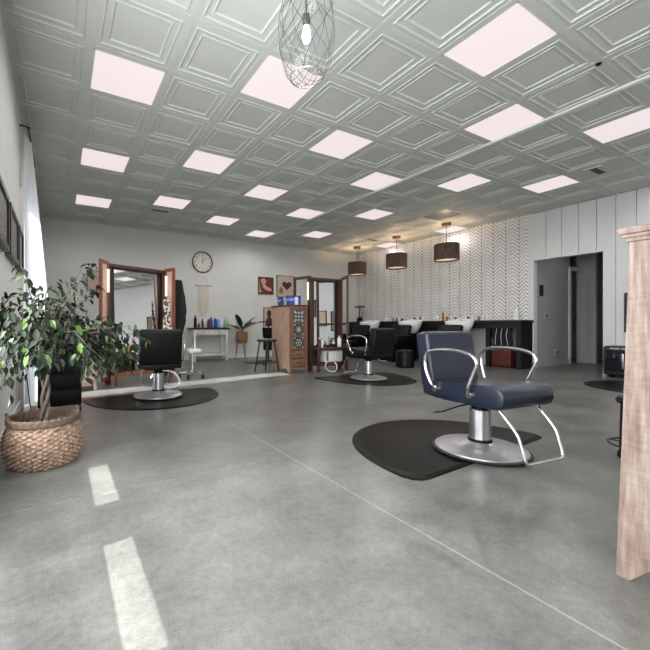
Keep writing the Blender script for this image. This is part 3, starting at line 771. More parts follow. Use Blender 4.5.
def wash(label, y):
    t = thing('wash_station', label, 'washbasin chair', (7.22, y, 0), 0, 'shampoo chairs with white bowls')
    # bowl
    b = BM(); rings = []
    for s, z in ((0.30, -0.17), (0.60, -0.15), (0.9, -0.06), (1.0, 0.02), (0.96, 0.03), (0.86, -0.03), (0.55, -0.11), (0.2, -0.12)):
        rr = []
        for i in range(32):
            a = 2*PI*i/32; px = 0.25*math.cos(a)*s; py = 0.29*math.sin(a)*s
            dz = 0.05*max(0, math.cos(a))*s - 0.03*max(0, -math.cos(a))**6*(s > 0.8)
            rr.append(b.verts.new((0.15+px, py, 0.885+z*1.5+dz)))
        rings.append(rr)
    for a, c in zip(rings, rings[1:]):
        for q in range(32): b.faces.new((a[q], a[(q+1) % 32], c[(q+1) % 32], c[q]))
    b.faces.new(rings[0]); b.faces.new(rings[-1]); obj('bowl', b, 'ceramic', t, 60)
    b = BM(); tube(b, smooth([(0.33, 0.08, 0.93), (0.32, 0.08, 1.0), (0.26, 0.06, 1.03), (0.20, 0.05, 1.0)], 5), 0.010, 8); obj('faucet', b, 'chrome', t)
    b = BM(); bx(b, 0.05, 0.25, -0.10, 0.10, 0.0, 0.72, 0.01); obj('pedestal', b, 'blackp', t)
    b = BM(); box(b, (-0.20, 0, 0.60), (0.10, 0.52, 0.50), 0.03, 3, ry=R(18)); obj('backrest', b, 'black_leather', t)
    b = BM(); box(b, (-0.50, 0, 0.37), (0.52, 0.52, 0.13), 0.03, 3); obj('seat', b, 'black_leather', t)
    for s in (-1, 1):
        b = BM(); box(b, (-0.42, s*0.31, 0.46), (0.5, 0.07, 0.30), 0.02, 2); obj('armrest', b, 'black_leather', t)
    b = BM(); bx(b, -0.65, 0.1, -0.2, 0.2, 0.0, 0.30, 0.01); obj('base', b, 'blackp', t)
wash('shampoo chair with white bowl nearest the doorway, behind the navy chair', 4.79)
wash('shampoo chair with white bowl in the middle of the counter', 6.03)
wash('shampoo chair with white bowl farthest left, behind the middle black chair', 7.34)
b = BM(); lathe(b, [(0.16, 0.0), (0.175, 0.02), (0.175, 0.30), (0.165, 0.33), (0.10, 0.345)], seg=32)
tag(obj('ottoman', b, 'black_leather', loc=(6.02, 5.05, 0)), 'round black ottoman on the floor between the middle and navy chairs', 'ottoman')
# hanging cords / capes under the counter and brown box
t = thing('hanging_capes', 'black capes with white cords hanging beneath the counter right end', 'cape', (0, 0, 0))
b = BM()
for k in range(5):
    yc = 3.95 + 0.075*k; P = []
    tube(b, smooth([(7.70, yc, 0.80), (7.69, yc+0.01, 0.65), (7.70, yc-0.01, 0.5), (7.69, yc, 0.40)], 4), [0.02]+[0.036]*11+[0.03], 8)
obj('cape_cloth', b, 'cape', t)
b = BM()
for k in range(3):
    yc = 3.98 + 0.10*k
    tube(b, smooth([(7.655, yc, 0.78), (7.65, yc+0.02, 0.62), (7.652, yc-0.01+0.02*k, 0.45)], 5), 0.004, 5)
obj('cord', b, 'whitep', t)
t = thing('wooden_box', 'reddish brown wooden box on the floor beneath the counter', 'box', (7.80, 4.10, 0))
b = BM(); bx(b, -0.16, 0.16, -0.18, 0.18, 0.02, 0.36, 0.006); obj('box_body', b, 'redbox', t)
b = BM(); bx(b, -0.166, -0.16, -0.15, 0.15, 0.06, 0.18); bx(b, -0.166, -0.16, -0.15, 0.15, 0.20, 0.33); obj('box_panels', b, 'redbox', t)

ORD = ['first', 'second', 'third', 'fourth', 'fifth', 'sixth', 'seventh', 'eighth', 'ninth', 'tenth', 'eleventh', 'twelfth', 'thirteenth']
def bottle(label, loc, r, h, mat, cap='whitep', neck=0.4, group=None, name='bottle', cat='bottle'):
    b = BM(); lathe(b, [(r*0.9, 0), (r, 0.004), (r, h*0.72), (r*0.85, h*0.78), (r*neck, h*0.82), (r*neck, h*0.88)], seg=14)
    o = obj(name, b, mat); o.location = loc; tag(o, label, cat, group)
    b = BM(); lathe(b, [(r*neck*1.15, h*0.86), (r*neck*1.15, h), (r*neck*0.6, h*1.0)], seg=12); obj('cap', b, cap, o)
    return o
cols = ['whitep', 'whitep', 'amber', 'whitep', 'blackp', 'ceramic', 'whitep', 'dred', 'whitep', 'amber', 'greenp', 'whitep']
rb = random.Random(3)
ys = [4.45 + 0.105*k for k in range(13)] + [6.0 + 0.105*k for k in range(13)]
for k, yy in enumerate(ys):
    seg_ = 'over the bowl nearest the doorway' if yy < 5.8 else 'over the middle washbowl'
    big_ = (k == 10)
    bottle(ORD[k % 13] + ' small bottle from the right in the counter row ' + seg_, (7.84 + rb.uniform(-0.05, 0.05), yy, CT), 0.026, 0.22 if big_ else rb.uniform(0.09, 0.14), cols[k % 12] if not big_ else 'amber', 'blackp' if k % 4 == 2 else 'whitep', group='toiletry bottles ' + seg_)
o = bottle('clear pump bottle alone at the counter end by the doorway', (7.82, 3.90, CT), 0.042, 0.25, 'whitep', 'brushed')
b = BM(); tube(b, [(0, 0, 0.25), (0, 0, 0.27), (-0.04, 0, 0.272)], 0.006, 6); obj('pump', b, 'brushed', o)
t = thing('palm_figurine', 'dark palm shaped ornament at the far end of the black counter', 'ornament', (7.75, 8.12, CT))
b = BM(); lathe(b, [(0.10, 0), (0.10, 0.03), (0.03, 0.05)], seg=20); lathe(b, [(0.07, 0.03), (0.09, 0.10), (0.05, 0.14)], seg=16); obj('base', b, 'blackp', t)
b = BM(); tube(b, smooth([(0, 0, 0.04), (0.01, 0.02, 0.2), (0, 0, 0.42)], 5), 0.014, 8); tube(b, smooth([(0, 0, 0.04), (0, -0.10, 0.2), (0, -0.11, 0.3)], 5), 0.010, 8); obj('stem', b, 'blackp', t)
b = BM()
for k in range(10):
    a = 2*PI*k/10; tube(b, smooth([(0, 0, 0.42), (0.09*math.cos(a), 0.09*math.sin(a), 0.47), (0.17*math.cos(a), 0.17*math.sin(a), 0.40)], 5), [0.012]*5+[0.022]*4+[0.014, 0.004], 6, flat=0.4)
obj('fronds', b, 'leaf_dark', t)

# ---------------------------------------------------------------- hallway bits
l = bpy.data.lights.new('hall_fill_light', 'AREA'); l.size = 0.4; l.energy = 1.4; lo = bpy.data.objects.new('hall_fill_light', l); C.objects.link(lo); lo.location = (8.9, 3.1, 2.54)  # added lamp and glowing disc that brighten the dim hallway
b = BM(); lathe(b, [(0.12, -0.004), (0.14, 0.0)], seg=24); tag(obj('hall_fill_disc', b, 'panel', loc=(8.9, 3.1, 2.549)), 'added round fill light in the hallway beyond the doorway', 'ceiling light')
t = thing('wall_panel', 'small dark touch panel on the hallway wall inside the doorway', 'panel', (8.42, 3.75, 1.53))
b = BM(); bx(b, -0.06, 0.06, -0.02, 0.0, -0.11, 0.11, 0.004); obj('housing', b, 'frame_black', t)
b = BM(); bx(b, -0.045, 0.045, -0.023, -0.02, -0.085, 0.085); obj('screen', b, 'navy', t)
t = thing('light_switch', 'double light switch plate on the hallway wall', 'switch', (8.62, 3.75, 1.03))
b = BM(); bx(b, -0.05, 0.05, -0.008, 0.0, -0.06, 0.06, 0.002); obj('cover_plate', b, 'hall', t)
for s in (-1, 1):
    b = BM(); bx(b, s*0.022-0.008, s*0.022+0.008, -0.016, -0.008, -0.02, 0.02); obj('toggle', b, 'blackp', t)
t = thing('wall_outlet', 'white outlet low on the hallway wall', 'outlet', (9.05, 3.75, 0.27))
b = BM(); bx(b, -0.07, 0.07, -0.008, 0.0, -0.06, 0.06, 0.002); obj('cover_plate', b, 'whitep', t)
b = BM(); bx(b, -0.05, -0.01, -0.011, -0.008, -0.035, 0.035); bx(b, 0.01, 0.05, -0.011, -0.008, -0.035, 0.035); obj('sockets', b, 'frame_black', t)
b = BM(); P = smooth([(10.0, 4.0, 1.75), (10.0, 4.0, 1.4), (9.99, 4.01, 1.0), (10, 4, 0.6)], 5)
tube(b, P, [0.03]+[0.10]*6+[0.13]*(len(P)-7), 10)
tag(obj('hanging_robe', b, 'navy'), 'dark blue garment hanging beyond the hallway door', 'robe')
# ---------------------------------------------------------------- boxy appliance at the board wall, framed pieces, stool
t = thing('towel_warmer', 'black boxy appliance with dark glass door on the floor by the board wall', 'appliance', (7.86, 2.33, 0), 0)
b = BM(); box(b, (0, 0, 0.27), (0.30, 0.46, 0.47), 0.035, 4); obj('housing', b, 'frame_black', t)
b = BM(); box(b, (-0.152, 0, 0.27), (0.012, 0.38, 0.33), 0.005); d_ = obj('door', b, 'glassdark', t)
b = BM(); box(b, (-0.165, -0.02, 0.27), (0.012, 0.022, 0.24), 0.004); obj('handle', b, 'brushed', d_)
b = BM(); bx(b, -0.155, -0.149, -0.12, 0.0, 0.455, 0.475); bx(b, -0.155, -0.149, 0.02, 0.14, 0.455, 0.475); obj('vents', b, 'brushed', t)
for s in (-1, 1):
    b = BM(); bx(b, -0.1, 0.1, s*0.17-0.02, s*0.17+0.02, 0, 0.04); obj('foot', b, 'rubber', t)
def wframe(label, y, z, hy, hz, inner, n='framed_print', g=None, fm='frame_black'):
    t = thing(n, label, 'picture', (X1, y, z), 0, g); b = BM(); e = 0.03
    bx(b, -0.035, 0, -hy, -hy+e, -hz, hz); bx(b, -0.035, 0, hy-e, hy, -hz, hz); bx(b, -0.035, 0, -hy+e, hy-e, -hz, -hz+e); bx(b, -0.035, 0, -hy+e, hy-e, hz-e, hz)
    obj('picture_frame', b, fm, t)
    b = BM(); bx(b, -0.02, -0.002, -hy+e, hy-e, -hz+e, hz-e); obj('print', b, inner, t)
    return t
wframe('black framed print on the board wall, mostly hidden by the whitewashed cabinet', 2.17, 1.04, 0.22, 0.32, 'grey_art')
wframe('thin brown framed print on the board wall seen in the tall mirror', 1.55, 1.14, 0.19, 0.26, 'canvas_beige', fm='frame_brown')
wframe('black framed print reflected in the tall mirror, hanging on the right wall', 0.98, 1.50, 0.24, 0.30, 'grey_art')
t = thing('pedestal_stool', 'black stool with wire foot ring peeking out behind the whitewashed cabinet', 'stool', (3.19, 0.86, 0))
b = BM(); lathe(b, [(0.10, 0.34), (0.125, 0.345), (0.13, 0.36), (0.12, 0.38), (0.06, 0.388)], seg=28); obj('seat', b, 'black_leather', t)
b = BM(); lathe(b, [(0.12, 0.0), (0.12, 0.025), (0.112, 0.03), (0.105, 0.34)], seg=28); obj('pedestal', b, 'blackp', t)
b = BM(); tube(b, [(0.165*math.cos(2*PI*k/32), 0.165*math.sin(2*PI*k/32), 0.085) for k in range(32)], 0.006, 6, True)
for q in range(4): tube(b, [(0.11*math.cos(q*PI/2), 0.11*math.sin(q*PI/2), 0.085), (0.165*math.cos(q*PI/2), 0.165*math.sin(q*PI/2), 0.085)], 0.005, 6)
obj('foot_ring', b, 'frame_black', t)

# ---------------------------------------------------------------- mirror stations
def station(label, loc, rz, W, dl, dr, wood_, sh, low, lsh, lean=0.0, panels=True, dw0=0.42):
    """front of the carcass on local y=0, x from 0..W, opening to -y; dl/dr door angles"""
    t = thing('mirror_station', label, 'mirror', loc, rz, 'standing mirror stations with open doors')
    Ht = 1.71; f = 0.045; dep = 0.10
    b = BM(); bx(b, 0, f, 0, dep, 0, Ht, 0.003); obj('side_post', b, 'walnut', t)
    b = BM(); bx(b, W-f, W, 0, dep, 0, Ht, 0.003); obj('side_post', b, 'walnut', t)
    b = BM(); bx(b, 0, W, -0.015, dep, Ht-0.045, Ht+0.005, 0.004); obj('top_rail', b, 'walnut', t)
    b = BM(); bx(b, f, W-f, dep-0.02, dep, 0.12, Ht-0.045); obj('back_panel', b, 'walnut', t)
    b = BM(); bx(b, f+0.07, W-f-0.07, dep-0.035, dep-0.03, sh+0.03, Ht-0.06); xf(b.verts, Matrix.Translation((0, dep-0.030-math.tan(R(lean))*1.25, sh)) @ Matrix.Rotation(R(-lean), 4, 'X') @ Matrix.Translation((0, -dep+0.03, -sh))); obj('mirror_glass', b, 'mirror', t)
    for xa in (f+0.02, W-f-0.07):
        b = BM(); bx(b, xa, xa+0.05, dep-0.05, dep-0.02, sh+0.03, Ht-0.06); obj('mirror_frame', b, 'frame_black', t)
    b = BM(); bx(b, 0.0, W, -0.22, dep-0.05, sh-0.045, sh, 0.003); obj('shelf', b, lsh, t)
    b = BM(); bx(b, f, W-f, -0.20, dep-0.03, low, low+0.05, 0.003); obj('bottom_shelf', b, lsh, t)
    for x in (0.03, W-0.03):
        b = BM(); bx(b, x-0.02, x+0.02, -0.20, -0.16, 0, sh-0.045, 0.003); obj('leg', b, wood_, t)
    for nm, hx, ang, dw in (('l', 0.0, dl, dw0), ('r', W, dr, dw0)):
        # door leaf from hinge along angle
        m = Matrix.Translation((hx, -0.005, 0)) @ Matrix.Rotation(R(ang), 4, 'Z')
        b = BM(); z0, z1 = 0.06, Ht+0.03; e = 0.05
        bx(b, 0.004, e, -0.013, 0.013, z0, z1); bx(b, dw-e, dw, -0.013, 0.013, z0, z1); bx(b, e, dw-e, -0.013, 0.013, z0, z0+e); bx(b, e, dw-e, -0.013, 0.013, z1-e, z1); bx(b, e, dw-e, -0.013, 0.013, 0.84, 0.88)
        xf(b.verts, m); d = obj('door', b, wood_, t)
        b = BM(); bx(b, e, dw-e, -0.005, 0.005, z0+e, 0.50 if not panels else 0.84); (bx(b, e, dw-e, -0.005, 0.005, 0.88, z1-e) if panels else None); xf(b.verts, m); obj('door_panel', b, 'pinewash' if wood_ == 'redwood' else 'walnut', d)
        sgn = 1 if nm == 'l' else -1
        if not panels and nm == 'r': continue
        b = BM(); tube(b, [(0.05, sgn*0.028, 1.30), (0.05, sgn*0.028, 1.62)], 0.016, 10); xf(b.verts, m); obj('lamp_strip', b, 'warmstrip', d)
    return t
a1 = math.atan2(0.40, 1.055); A2 = R(2.5)
station('walnut standing mirror with open doors on the left, behind the rear facing chair', (0.60, 5.62, 0), a1, 0.95, -146, -84, 'redwood', 0.40, 0.12, 'orangewood', 2.6, True, 0.22)
station('tall standing mirror with open doors beside the tiled cabinet', (4.00, 5.44, 0), A2, 0.74, 101.5, -117, 'walnut', 0.43, 0.10, 'walnut', 0.6, False)

# drawer chest left of the left mirror
t = thing('drawer_chest', 'pale pinkish drawer chest between the plant and the left mirror', 'drawer chest', (0.20, 5.22, 0), 0)
b = BM(); bx(b, -0.22, 0.22, -0.02, 0.36, 0.06, 0.62, 0.004); obj('chest_body', b, 'pinewash', t)
b = BM(); bx(b, -0.235, 0.235, -0.035, 0.37, 0.62, 0.645, 0.004); obj('top_board', b, 'pinewash', t)
for k in range(3):
    b = BM(); bx(b, -0.19, 0.19, -0.034, -0.02, 0.10 + 0.175*k, 0.255 + 0.175*k, 0.004); d = obj('drawer', b, 'pinewash', t)
    b = BM(); tube(b, [(-0.06, -0.045, 0.18+0.175*k), (0.06, -0.045, 0.18+0.175*k)], 0.007, 6); obj('handle', b, 'handle', d)
for sx in (-0.2, 0.2):
    for sy in (0.0, 0.34):
        b = BM(); bx(b, sx-0.02, sx+0.02, sy-0.02, sy+0.02, 0, 0.06); obj('leg', b, 'pinewash', t)
for k, (x, y, r, h, m, lab) in enumerate(((0.10, 5.40, 0.035, 0.19, 'blue', 'blue spray bottle on the pale drawer chest'), (0.22, 5.44, 0.04, 0.15, 'whitep', 'white jar shaped bottle on the pale drawer chest'), (0.36, 5.42, 0.03, 0.24, 'blackp', 'tall black bottle on the pale drawer chest'))):
    bottle(lab, (x, y, 0.645), r, h, m)
# items on mirror shelves
q = Matrix.Rotation(a1, 4, 'Z')
def st1(x, y): v = q @ Vector((x, y, 0)); return (0.60+v.x, 5.62+v.y, 0.40)
bottle('amber bottle on the shelf of the left standing mirror', st1(0.25, -0.10), 0.035, 0.17, 'amber', 'blackp')
bottle('short white bottle on the shelf of the left standing mirror', st1(0.40, -0.12), 0.04, 0.13, 'whitep')
bottle('black bottle on the shelf of the left standing mirror', st1(0.76, -0.10), 0.035, 0.2, 'blackp', 'blackp')
b = BM(); box(b, (0, 0, 0.10), (0.40, 0.16, 0.20), 0.02, 3); o = obj('white_bin', b, 'whitep'); o.location = (*st1(0.60, -0.09)[:2], 0.171); o.rotation_euler = (0, 0, a1); tag(o, 'white storage bin on the bottom shelf of the left mirror', 'bin')
# station 2 items
def s2(x, y, z): a = A2; return (4.00+x*math.cos(a)-y*math.sin(a), 5.44+x*math.sin(a)+y*math.cos(a), z)
t = thing('white_appliance', 'white boxy appliance on the bottom shelf of the tall mirror', 'appliance', s2(0.42, -0.07, 0.151), A2)
b = BM(); box(b, (0, 0, 0.115), (0.42, 0.2, 0.22), 0.025, 3); obj('housing', b, 'whitep', t)
b = BM(); box(b, (-0.175, -0.102, 0.115), (0.05, 0.008, 0.17), 0.003); obj('control_panel', b, 'grey_art', t)
b = BM(); tube(b, smooth([s2(0.18, -0.24, 0.20), s2(0.10, -0.28, 0.10), s2(0.16, -0.32, 0.03), s2(0.28, -0.34, 0.02), s2(0.36, -0.30, 0.10), s2(0.36, -0.235, 0.17)], 8), 0.008, 8)
tag(obj('appliance_cord', b, 'whitep'), 'white cord looping down in front of the tall mirror', 'cord')
bottle('white pump bottle on the shelf of the tall mirror', s2(0.60, -0.10, 0.43), 0.038, 0.21, 'whitep', 'whitep')
bottle('slim silver bottle on the shelf of the tall mirror', s2(0.48, -0.08, 0.43), 0.026, 0.13, 'brushed')
bottle('reddish bottle at the left end of the tall mirror shelf', s2(0.10, -0.12, 0.43), 0.03, 0.18, 'dred')
bottle('pink capped white bottle near the left end of the tall mirror shelf', s2(0.17, -0.10, 0.43), 0.03, 0.17, 'whitep', 'skin_print')
b = BM(); tube(b, smooth([s2(0.30, -0.1, 0.445), s2(0.38, -0.12, 0.47), s2(0.46, -0.15, 0.455)], 4), 0.022, 8); tag(obj('hair_dryer', b, 'blackp'), 'black hair dryer lying on the shelf of the tall mirror', 'hair dryer')

# ---------------------------------------------------------------- tiled cabinet
t = thing('tiled_cabinet', 'narrow brown wooden cabinet with three patterned tile panels beside the tall mirror', 'cabinet', (3.49, 5.37, 0))
W, Dp, Hc = 0.375, 0.60, 1.17
b = BM()
prism(b, [(0, 0), (0.05, 0), (0.07, 0.07), (Dp-0.07, 0.07), (Dp-0.05, 0), (Dp, 0), (Dp, Hc), (0, Hc)], 0, 0.02, 'X'); obj('side_panel', b, 'rustic', t)
b = BM(); prism(b, [(0, 0), (0.05, 0), (0.07, 0.07), (Dp-0.07, 0.07), (Dp-0.05, 0), (Dp, 0), (Dp, Hc), (0, Hc)], W-0.02, W, 'X'); obj('side_panel', b, 'rustic', t)
b = BM(); bx(b, 0.02, W-0.02, Dp-0.02, Dp, 0.07, Hc); bx(b, 0.02, W-0.02, 0.02, Dp, 0.08, 0.10); obj('back_panel', b, 'rustic_dark', t)
b = BM(); bx(b, -0.02, W+0.02, -0.025, Dp+0.01, Hc, Hc+0.025, 0.006); obj('top_board', b, 'walnut', t)
b = BM(); bx(b, 0.0, 0.05, -0.012, 0, 0.0, Hc); bx(b, W-0.05, W, -0.012, 0, 0.0, Hc); bx(b, 0.05, W-0.05, -0.012, 0, Hc-0.05, Hc); bx(b, 0.05, W-0.05, -0.012, 0, 0.07, 0.10); obj('face_frame', b, 'rustic_dark', t)
b = BM(); bx(b, 0.055, W-0.055, -0.006, 0.012, 0.40, Hc-0.055); d = obj('door', b, 'rustic_dark', t)
for k in range(3):
    z0 = 0.43 + 0.23*k; zc = z0+0.10; xc = W/2
    b = BM(); bx(b, xc-0.10, xc+0.10, -0.012, -0.006, z0, z0+0.205); tl = obj('patterned_tile', b, 'tile_blue', d)
    b = BM()
    if k == 1:
        for i in range(8):
            a = 2*PI*i/8; prism(b, [(xc+0.012*math.cos(a+PI/2), zc+0.012*math.sin(a+PI/2)), (xc+0.075*math.cos(a), zc+0.075*math.sin(a)), (xc-0.012*math.cos(a+PI/2), zc-0.012*math.sin(a+PI/2))], -0.015, -0.012, 'Y')
    elif k == 2:
        for i in range(-1, 2):
            for j_ in range(-1, 2):
                lathe(b, [(0.021, 0), (0.021, 0.003)], (0, 0, 0), 10)
                xf(b.verts[-20:], Matrix.Translation((xc+i*0.062, -0.012, zc+j_*0.062)) @ Matrix.Rotation(R(90), 4, 'X'))
    else:
        for i in range(6):
            a = 2*PI*i/6; cx_, cz_ = xc+0.052*math.cos(a), zc+0.052*math.sin(a)
            prism(b, [(cx_-0.02, cz_), (cx_, cz_-0.02), (cx_+0.02, cz_), (cx_, cz_+0.02)], -0.015, -0.012, 'Y')
        prism(b, [(xc-0.02, zc), (xc, zc-0.02), (xc+0.02, zc), (xc, zc+0.02)], -0.015, -0.012, 'Y')
    for sx in (-1, 1):
        for sz in (-1, 1): prism(b, [(xc+sx*0.095, zc+sz*0.095), (xc+sx*0.06, zc+sz*0.095), (xc+sx*0.095, zc+sz*0.06)], -0.015, -0.012, 'Y')
    obj('tile_motif', b, 'tile_dark', tl)
for k in range(2):
    b = BM(); bx(b, 0.055, W-0.055, -0.008, 0.012, 0.11+0.145*k, 0.245+0.145*k, 0.003); d = obj('drawer', b, 'rustic_dark', t)
    b = BM(); tube(b, [(W/2-0.04, -0.018, 0.18+0.145*k), (W/2+0.04, -0.018, 0.18+0.145*k)], 0.006, 6); obj('handle', b, 'handle', d)
zt = Hc+0.025
def cup(label, x, y, r=0.055, h=0.15, mat='blue'):
    b = BM(); lathe(b, [(r*0.75, 0), (r, h), (r*0.93, h), (r*0.7, 0.01)], seg=20, cap1=True); o = obj('tumbler', b, mat); o.location = (x, y, zt); tag(o, label, 'cup', 'containers on the tiled cabinet')
    b = BM(); lathe(b, [(r*0.90, h*0.45), (r*0.96, h*0.7)], seg=20, cap0=False, cap1=False); obj('band', b, 'lblue', o)
cup('leftmost blue tumbler on top of the tiled cabinet', 3.545, 5.76)
cup('second blue tumbler from the left on top of the tiled cabinet', 3.62, 5.58, 0.06, 0.17)
cup('blue tumbler at the front left corner of the tiled cabinet top', 3.575, 5.43, 0.05, 0.16)
bottle('dark squat jar between the blue tumblers', (3.525, 5.665, zt), 0.035, 0.11, 'leaf_dark', 'blackp')
bottle('white bottle on the tiled cabinet front edge', (3.68, 5.44, zt), 0.035, 0.17, 'whitep', 'blue')
bottle('tall blue bottle beside the white one on the tiled cabinet', (3.76, 5.47, zt), 0.035, 0.21, 'blue', 'whitep')
bottle('dark blue bottle at the right rear of the tiled cabinet top', (3.76, 5.66, zt), 0.035, 0.18, 'blue', 'blackp')

# ---------------------------------------------------------------- stool
t = thing('bar_stool', 'black metal bar stool left of the tiled cabinet', 'stool', (3.24, 5.72, 0))
b = BM(); lathe(b, [(0.17, 0.545), (0.182, 0.55), (0.182, 0.572), (0.17, 0.58)], seg=32); obj('seat', b, 'blackw', t)
for k in range(4):
    a = R(45+90*k+20); b = BM(); tube(b, [(0.13*math.cos(a), 0.13*math.sin(a), 0.545), (0.215*math.cos(a), 0.215*math.sin(a), 0.0)], 0.014, 8); obj('leg', b, 'frame_black', t)
b = BM(); tube(b, [(0.185*math.cos(2*PI*k/32), 0.185*math.sin(2*PI*k/32), 0.18) for k in range(32)], 0.009, 6, True); obj('foot_ring', b, 'frame_black', t)

# utility stand behind stool
t = thing('utility_stand', 'black salon trolley stand with tray behind the stool', 'trolley', (3.98, 6.95, 0))
b = BM(); tube(b, [(0, 0, 0.05), (0, 0, 0.90)], 0.016, 10); obj('pole', b, 'frame_black', t)
b = BM(); lathe(b, [(0.21, 0.895), (0.22, 0.90), (0.22, 0.918)], seg=28); obj('tray', b, 'frame_black', t)
b = BM(); lathe(b, [(0.11, 0.55), (0.13, 0.60), (0.14, 0.78), (0.13, 0.78), (0.10, 0.60)], seg=24); obj('bowl_holder', b, 'blackp', t)
b = BM(); lathe(b, [(0.12, 0.30), (0.12, 0.50), (0.02, 0.52)], seg=20); obj('bucket', b, 'blackp', t)
for k in range(5):
    a = 2*PI*k/5; b = BM(); tube(b, [(0, 0, 0.07), (0.25*math.cos(a), 0.25*math.sin(a), 0.05)], 0.012, 8); tube(b, [(0.25*math.cos(a)-0.012, 0.25*math.sin(a), 0.024), (0.25*math.cos(a)+0.012, 0.25*math.sin(a), 0.024)], 0.024, 12); tube(b, [(0.25*math.cos(a), 0.25*math.sin(a), 0.03), (0.25*math.cos(a), 0.25*math.sin(a), 0.055)], 0.008, 6)
    obj('leg', b, 'frame_black', t)
b = BM(); lathe(b, [(0.33, 0.001), (0.325, 0.008), (0.31, 0.010)], seg=40); tag(obj('round_mat', b, 'mat', loc=(3.92, 7.30, 0)), 'small round black mat on the floor by the far wall behind the stool', 'floor mat')

# rolling stool beside the left mirror
t = thing('rolling_stand', 'chrome rolling stand on black casters right of the left mirror', 'stand', (1.86, 5.70, 0))
b = BM(); tube(b, [(0, 0, 0.08), (0, 0, 0.50)], 0.013, 10); obj('pole', b, 'brushed', t)
for k in range(5):
    a = 2*PI*k/5+0.3; b = BM(); tube(b, smooth([(0, 0, 0.12), (0.1*math.cos(a), 0.1*math.sin(a), 0.10), (0.20*math.cos(a), 0.20*math.sin(a), 0.065)], 4), 0.011, 8); lg = obj('leg', b, 'chrome', t)
    b = BM(); x, y = 0.20*math.cos(a), 0.20*math.sin(a); tube(b, [(x-0.016, y, 0.03), (x+0.016, y, 0.03)], 0.030, 14); tube(b, [(x, y, 0.03), (x, y, 0.068)], 0.009, 6); obj('caster', b, 'rubber', lg)
b = BM(); box(b, (0.02, 0, 0.43), (0.20, 0.17, 0.06), 0.012); obj('tray', b, 'whitep', t)
b = BM(); tube(b, [(0.04, 0.0, 0.46), (0.04, 0.0, 0.60)], 0.022, 10); obj('holder', b, 'brushed', t)
# white hose by the chair base
b = BM(); P = smooth([(1.05, 4.95, 0.14), (1.12, 4.95, 0.22), (1.26, 4.92, 0.24), (1.38, 4.88, 0.16), (1.40, 4.85, 0.06), (1.30, 4.80, 0.02), (1.15, 4.85, 0.02)], 7)
tube(b, P, 0.013, 8); tag(obj('white_hose', b, 'whitep'), 'white hose curled on the floor behind the rear facing chair', 'hose')

# coat stand with black cape, patterned towel
t = thing('coat_stand', 'slim wooden coat stand right of the left mirror', 'coat stand', (1.62, 6.36, 0))
b = BM(); tube(b, [(0, 0, 0.02), (0, 0, 1.72)], 0.018, 10); obj('pole', b, 'rustic_dark', t)
b = BM(); lathe(b, [(0.18, 0), (0.18, 0.02), (0.03, 0.04)], seg=28); obj('base', b, 'rustic_dark', t)
b = BM()
for k in range(4):
    a = PI/2*k+0.4; tube(b, smooth([(0, 0, 1.62), (0.06*math.cos(a), 0.06*math.sin(a), 1.60), (0.10*math.cos(a), 0.10*math.sin(a), 1.66)], 4), 0.008, 6)
obj('hook', b, 'rustic_dark', t)
b = BM(); rr = random.Random(5); seg = 22; rings = []
for j_ in range(15):
    v = j_/14; z = 1.60 - 0.98*v; wd = 0.045 + 0.085*math.sin(PI*min(1, v*0.85+0.08)); ring = []
    for i in range(seg):
        a = 2*PI*i/seg; q_ = wd*(1+0.16*math.sin(5*a+v*4)+rr.uniform(-0.07, 0.07)); ring.append(b.verts.new((1.755+q_*math.cos(a), 6.17+q_*0.7*math.sin(a), z)))
    rings.append(ring)
for a, c in zip(rings, rings[1:]):
    for i in range(seg): b.faces.new((a[i], a[(i+1) % seg], c[(i+1) % seg], c[i]))
b.faces.new(rings[0]); b.faces.new(rings[-1])
tag(obj('hanging_cape', b, 'cape', ang=70), 'dark shaggy cape hanging on the coat stand right of the left mirror', 'cape')
b = BM(); rows = []
for j_ in range(16):
    v = j_/15; row = []
    for i in range(13):
        u = i/12; row.append((1.42+0.14*u*(0.6+0.4*v), 5.80-0.04*u+0.012*math.sin(u*12+v*2), 1.24-0.60*v))
    rows.append(row)
F = [[b.verts.new(p) for p in r] for r in rows]; G = [[b.verts.new((p[0]+0.006, p[1]+0.008, p[2])) for p in r] for r in rows]
for S_ in (F, G):
    for a, c in zip(S_, S_[1:]):
        for i in range(12): b.faces.new((a[i], a[i+1], c[i+1], c[i]))
for j_ in range(15):
    b.faces.new((F[j_][0], F[j_+1][0], G[j_+1][0], G[j_][0])); b.faces.new((F[j_][12], F[j_+1][12], G[j_+1][12], G[j_][12]))
tag(obj('patterned_towel', b, 'cloth_pattern', ang=60), 'cream and brown patterned towel hanging on the right door of the left mirror', 'towel')

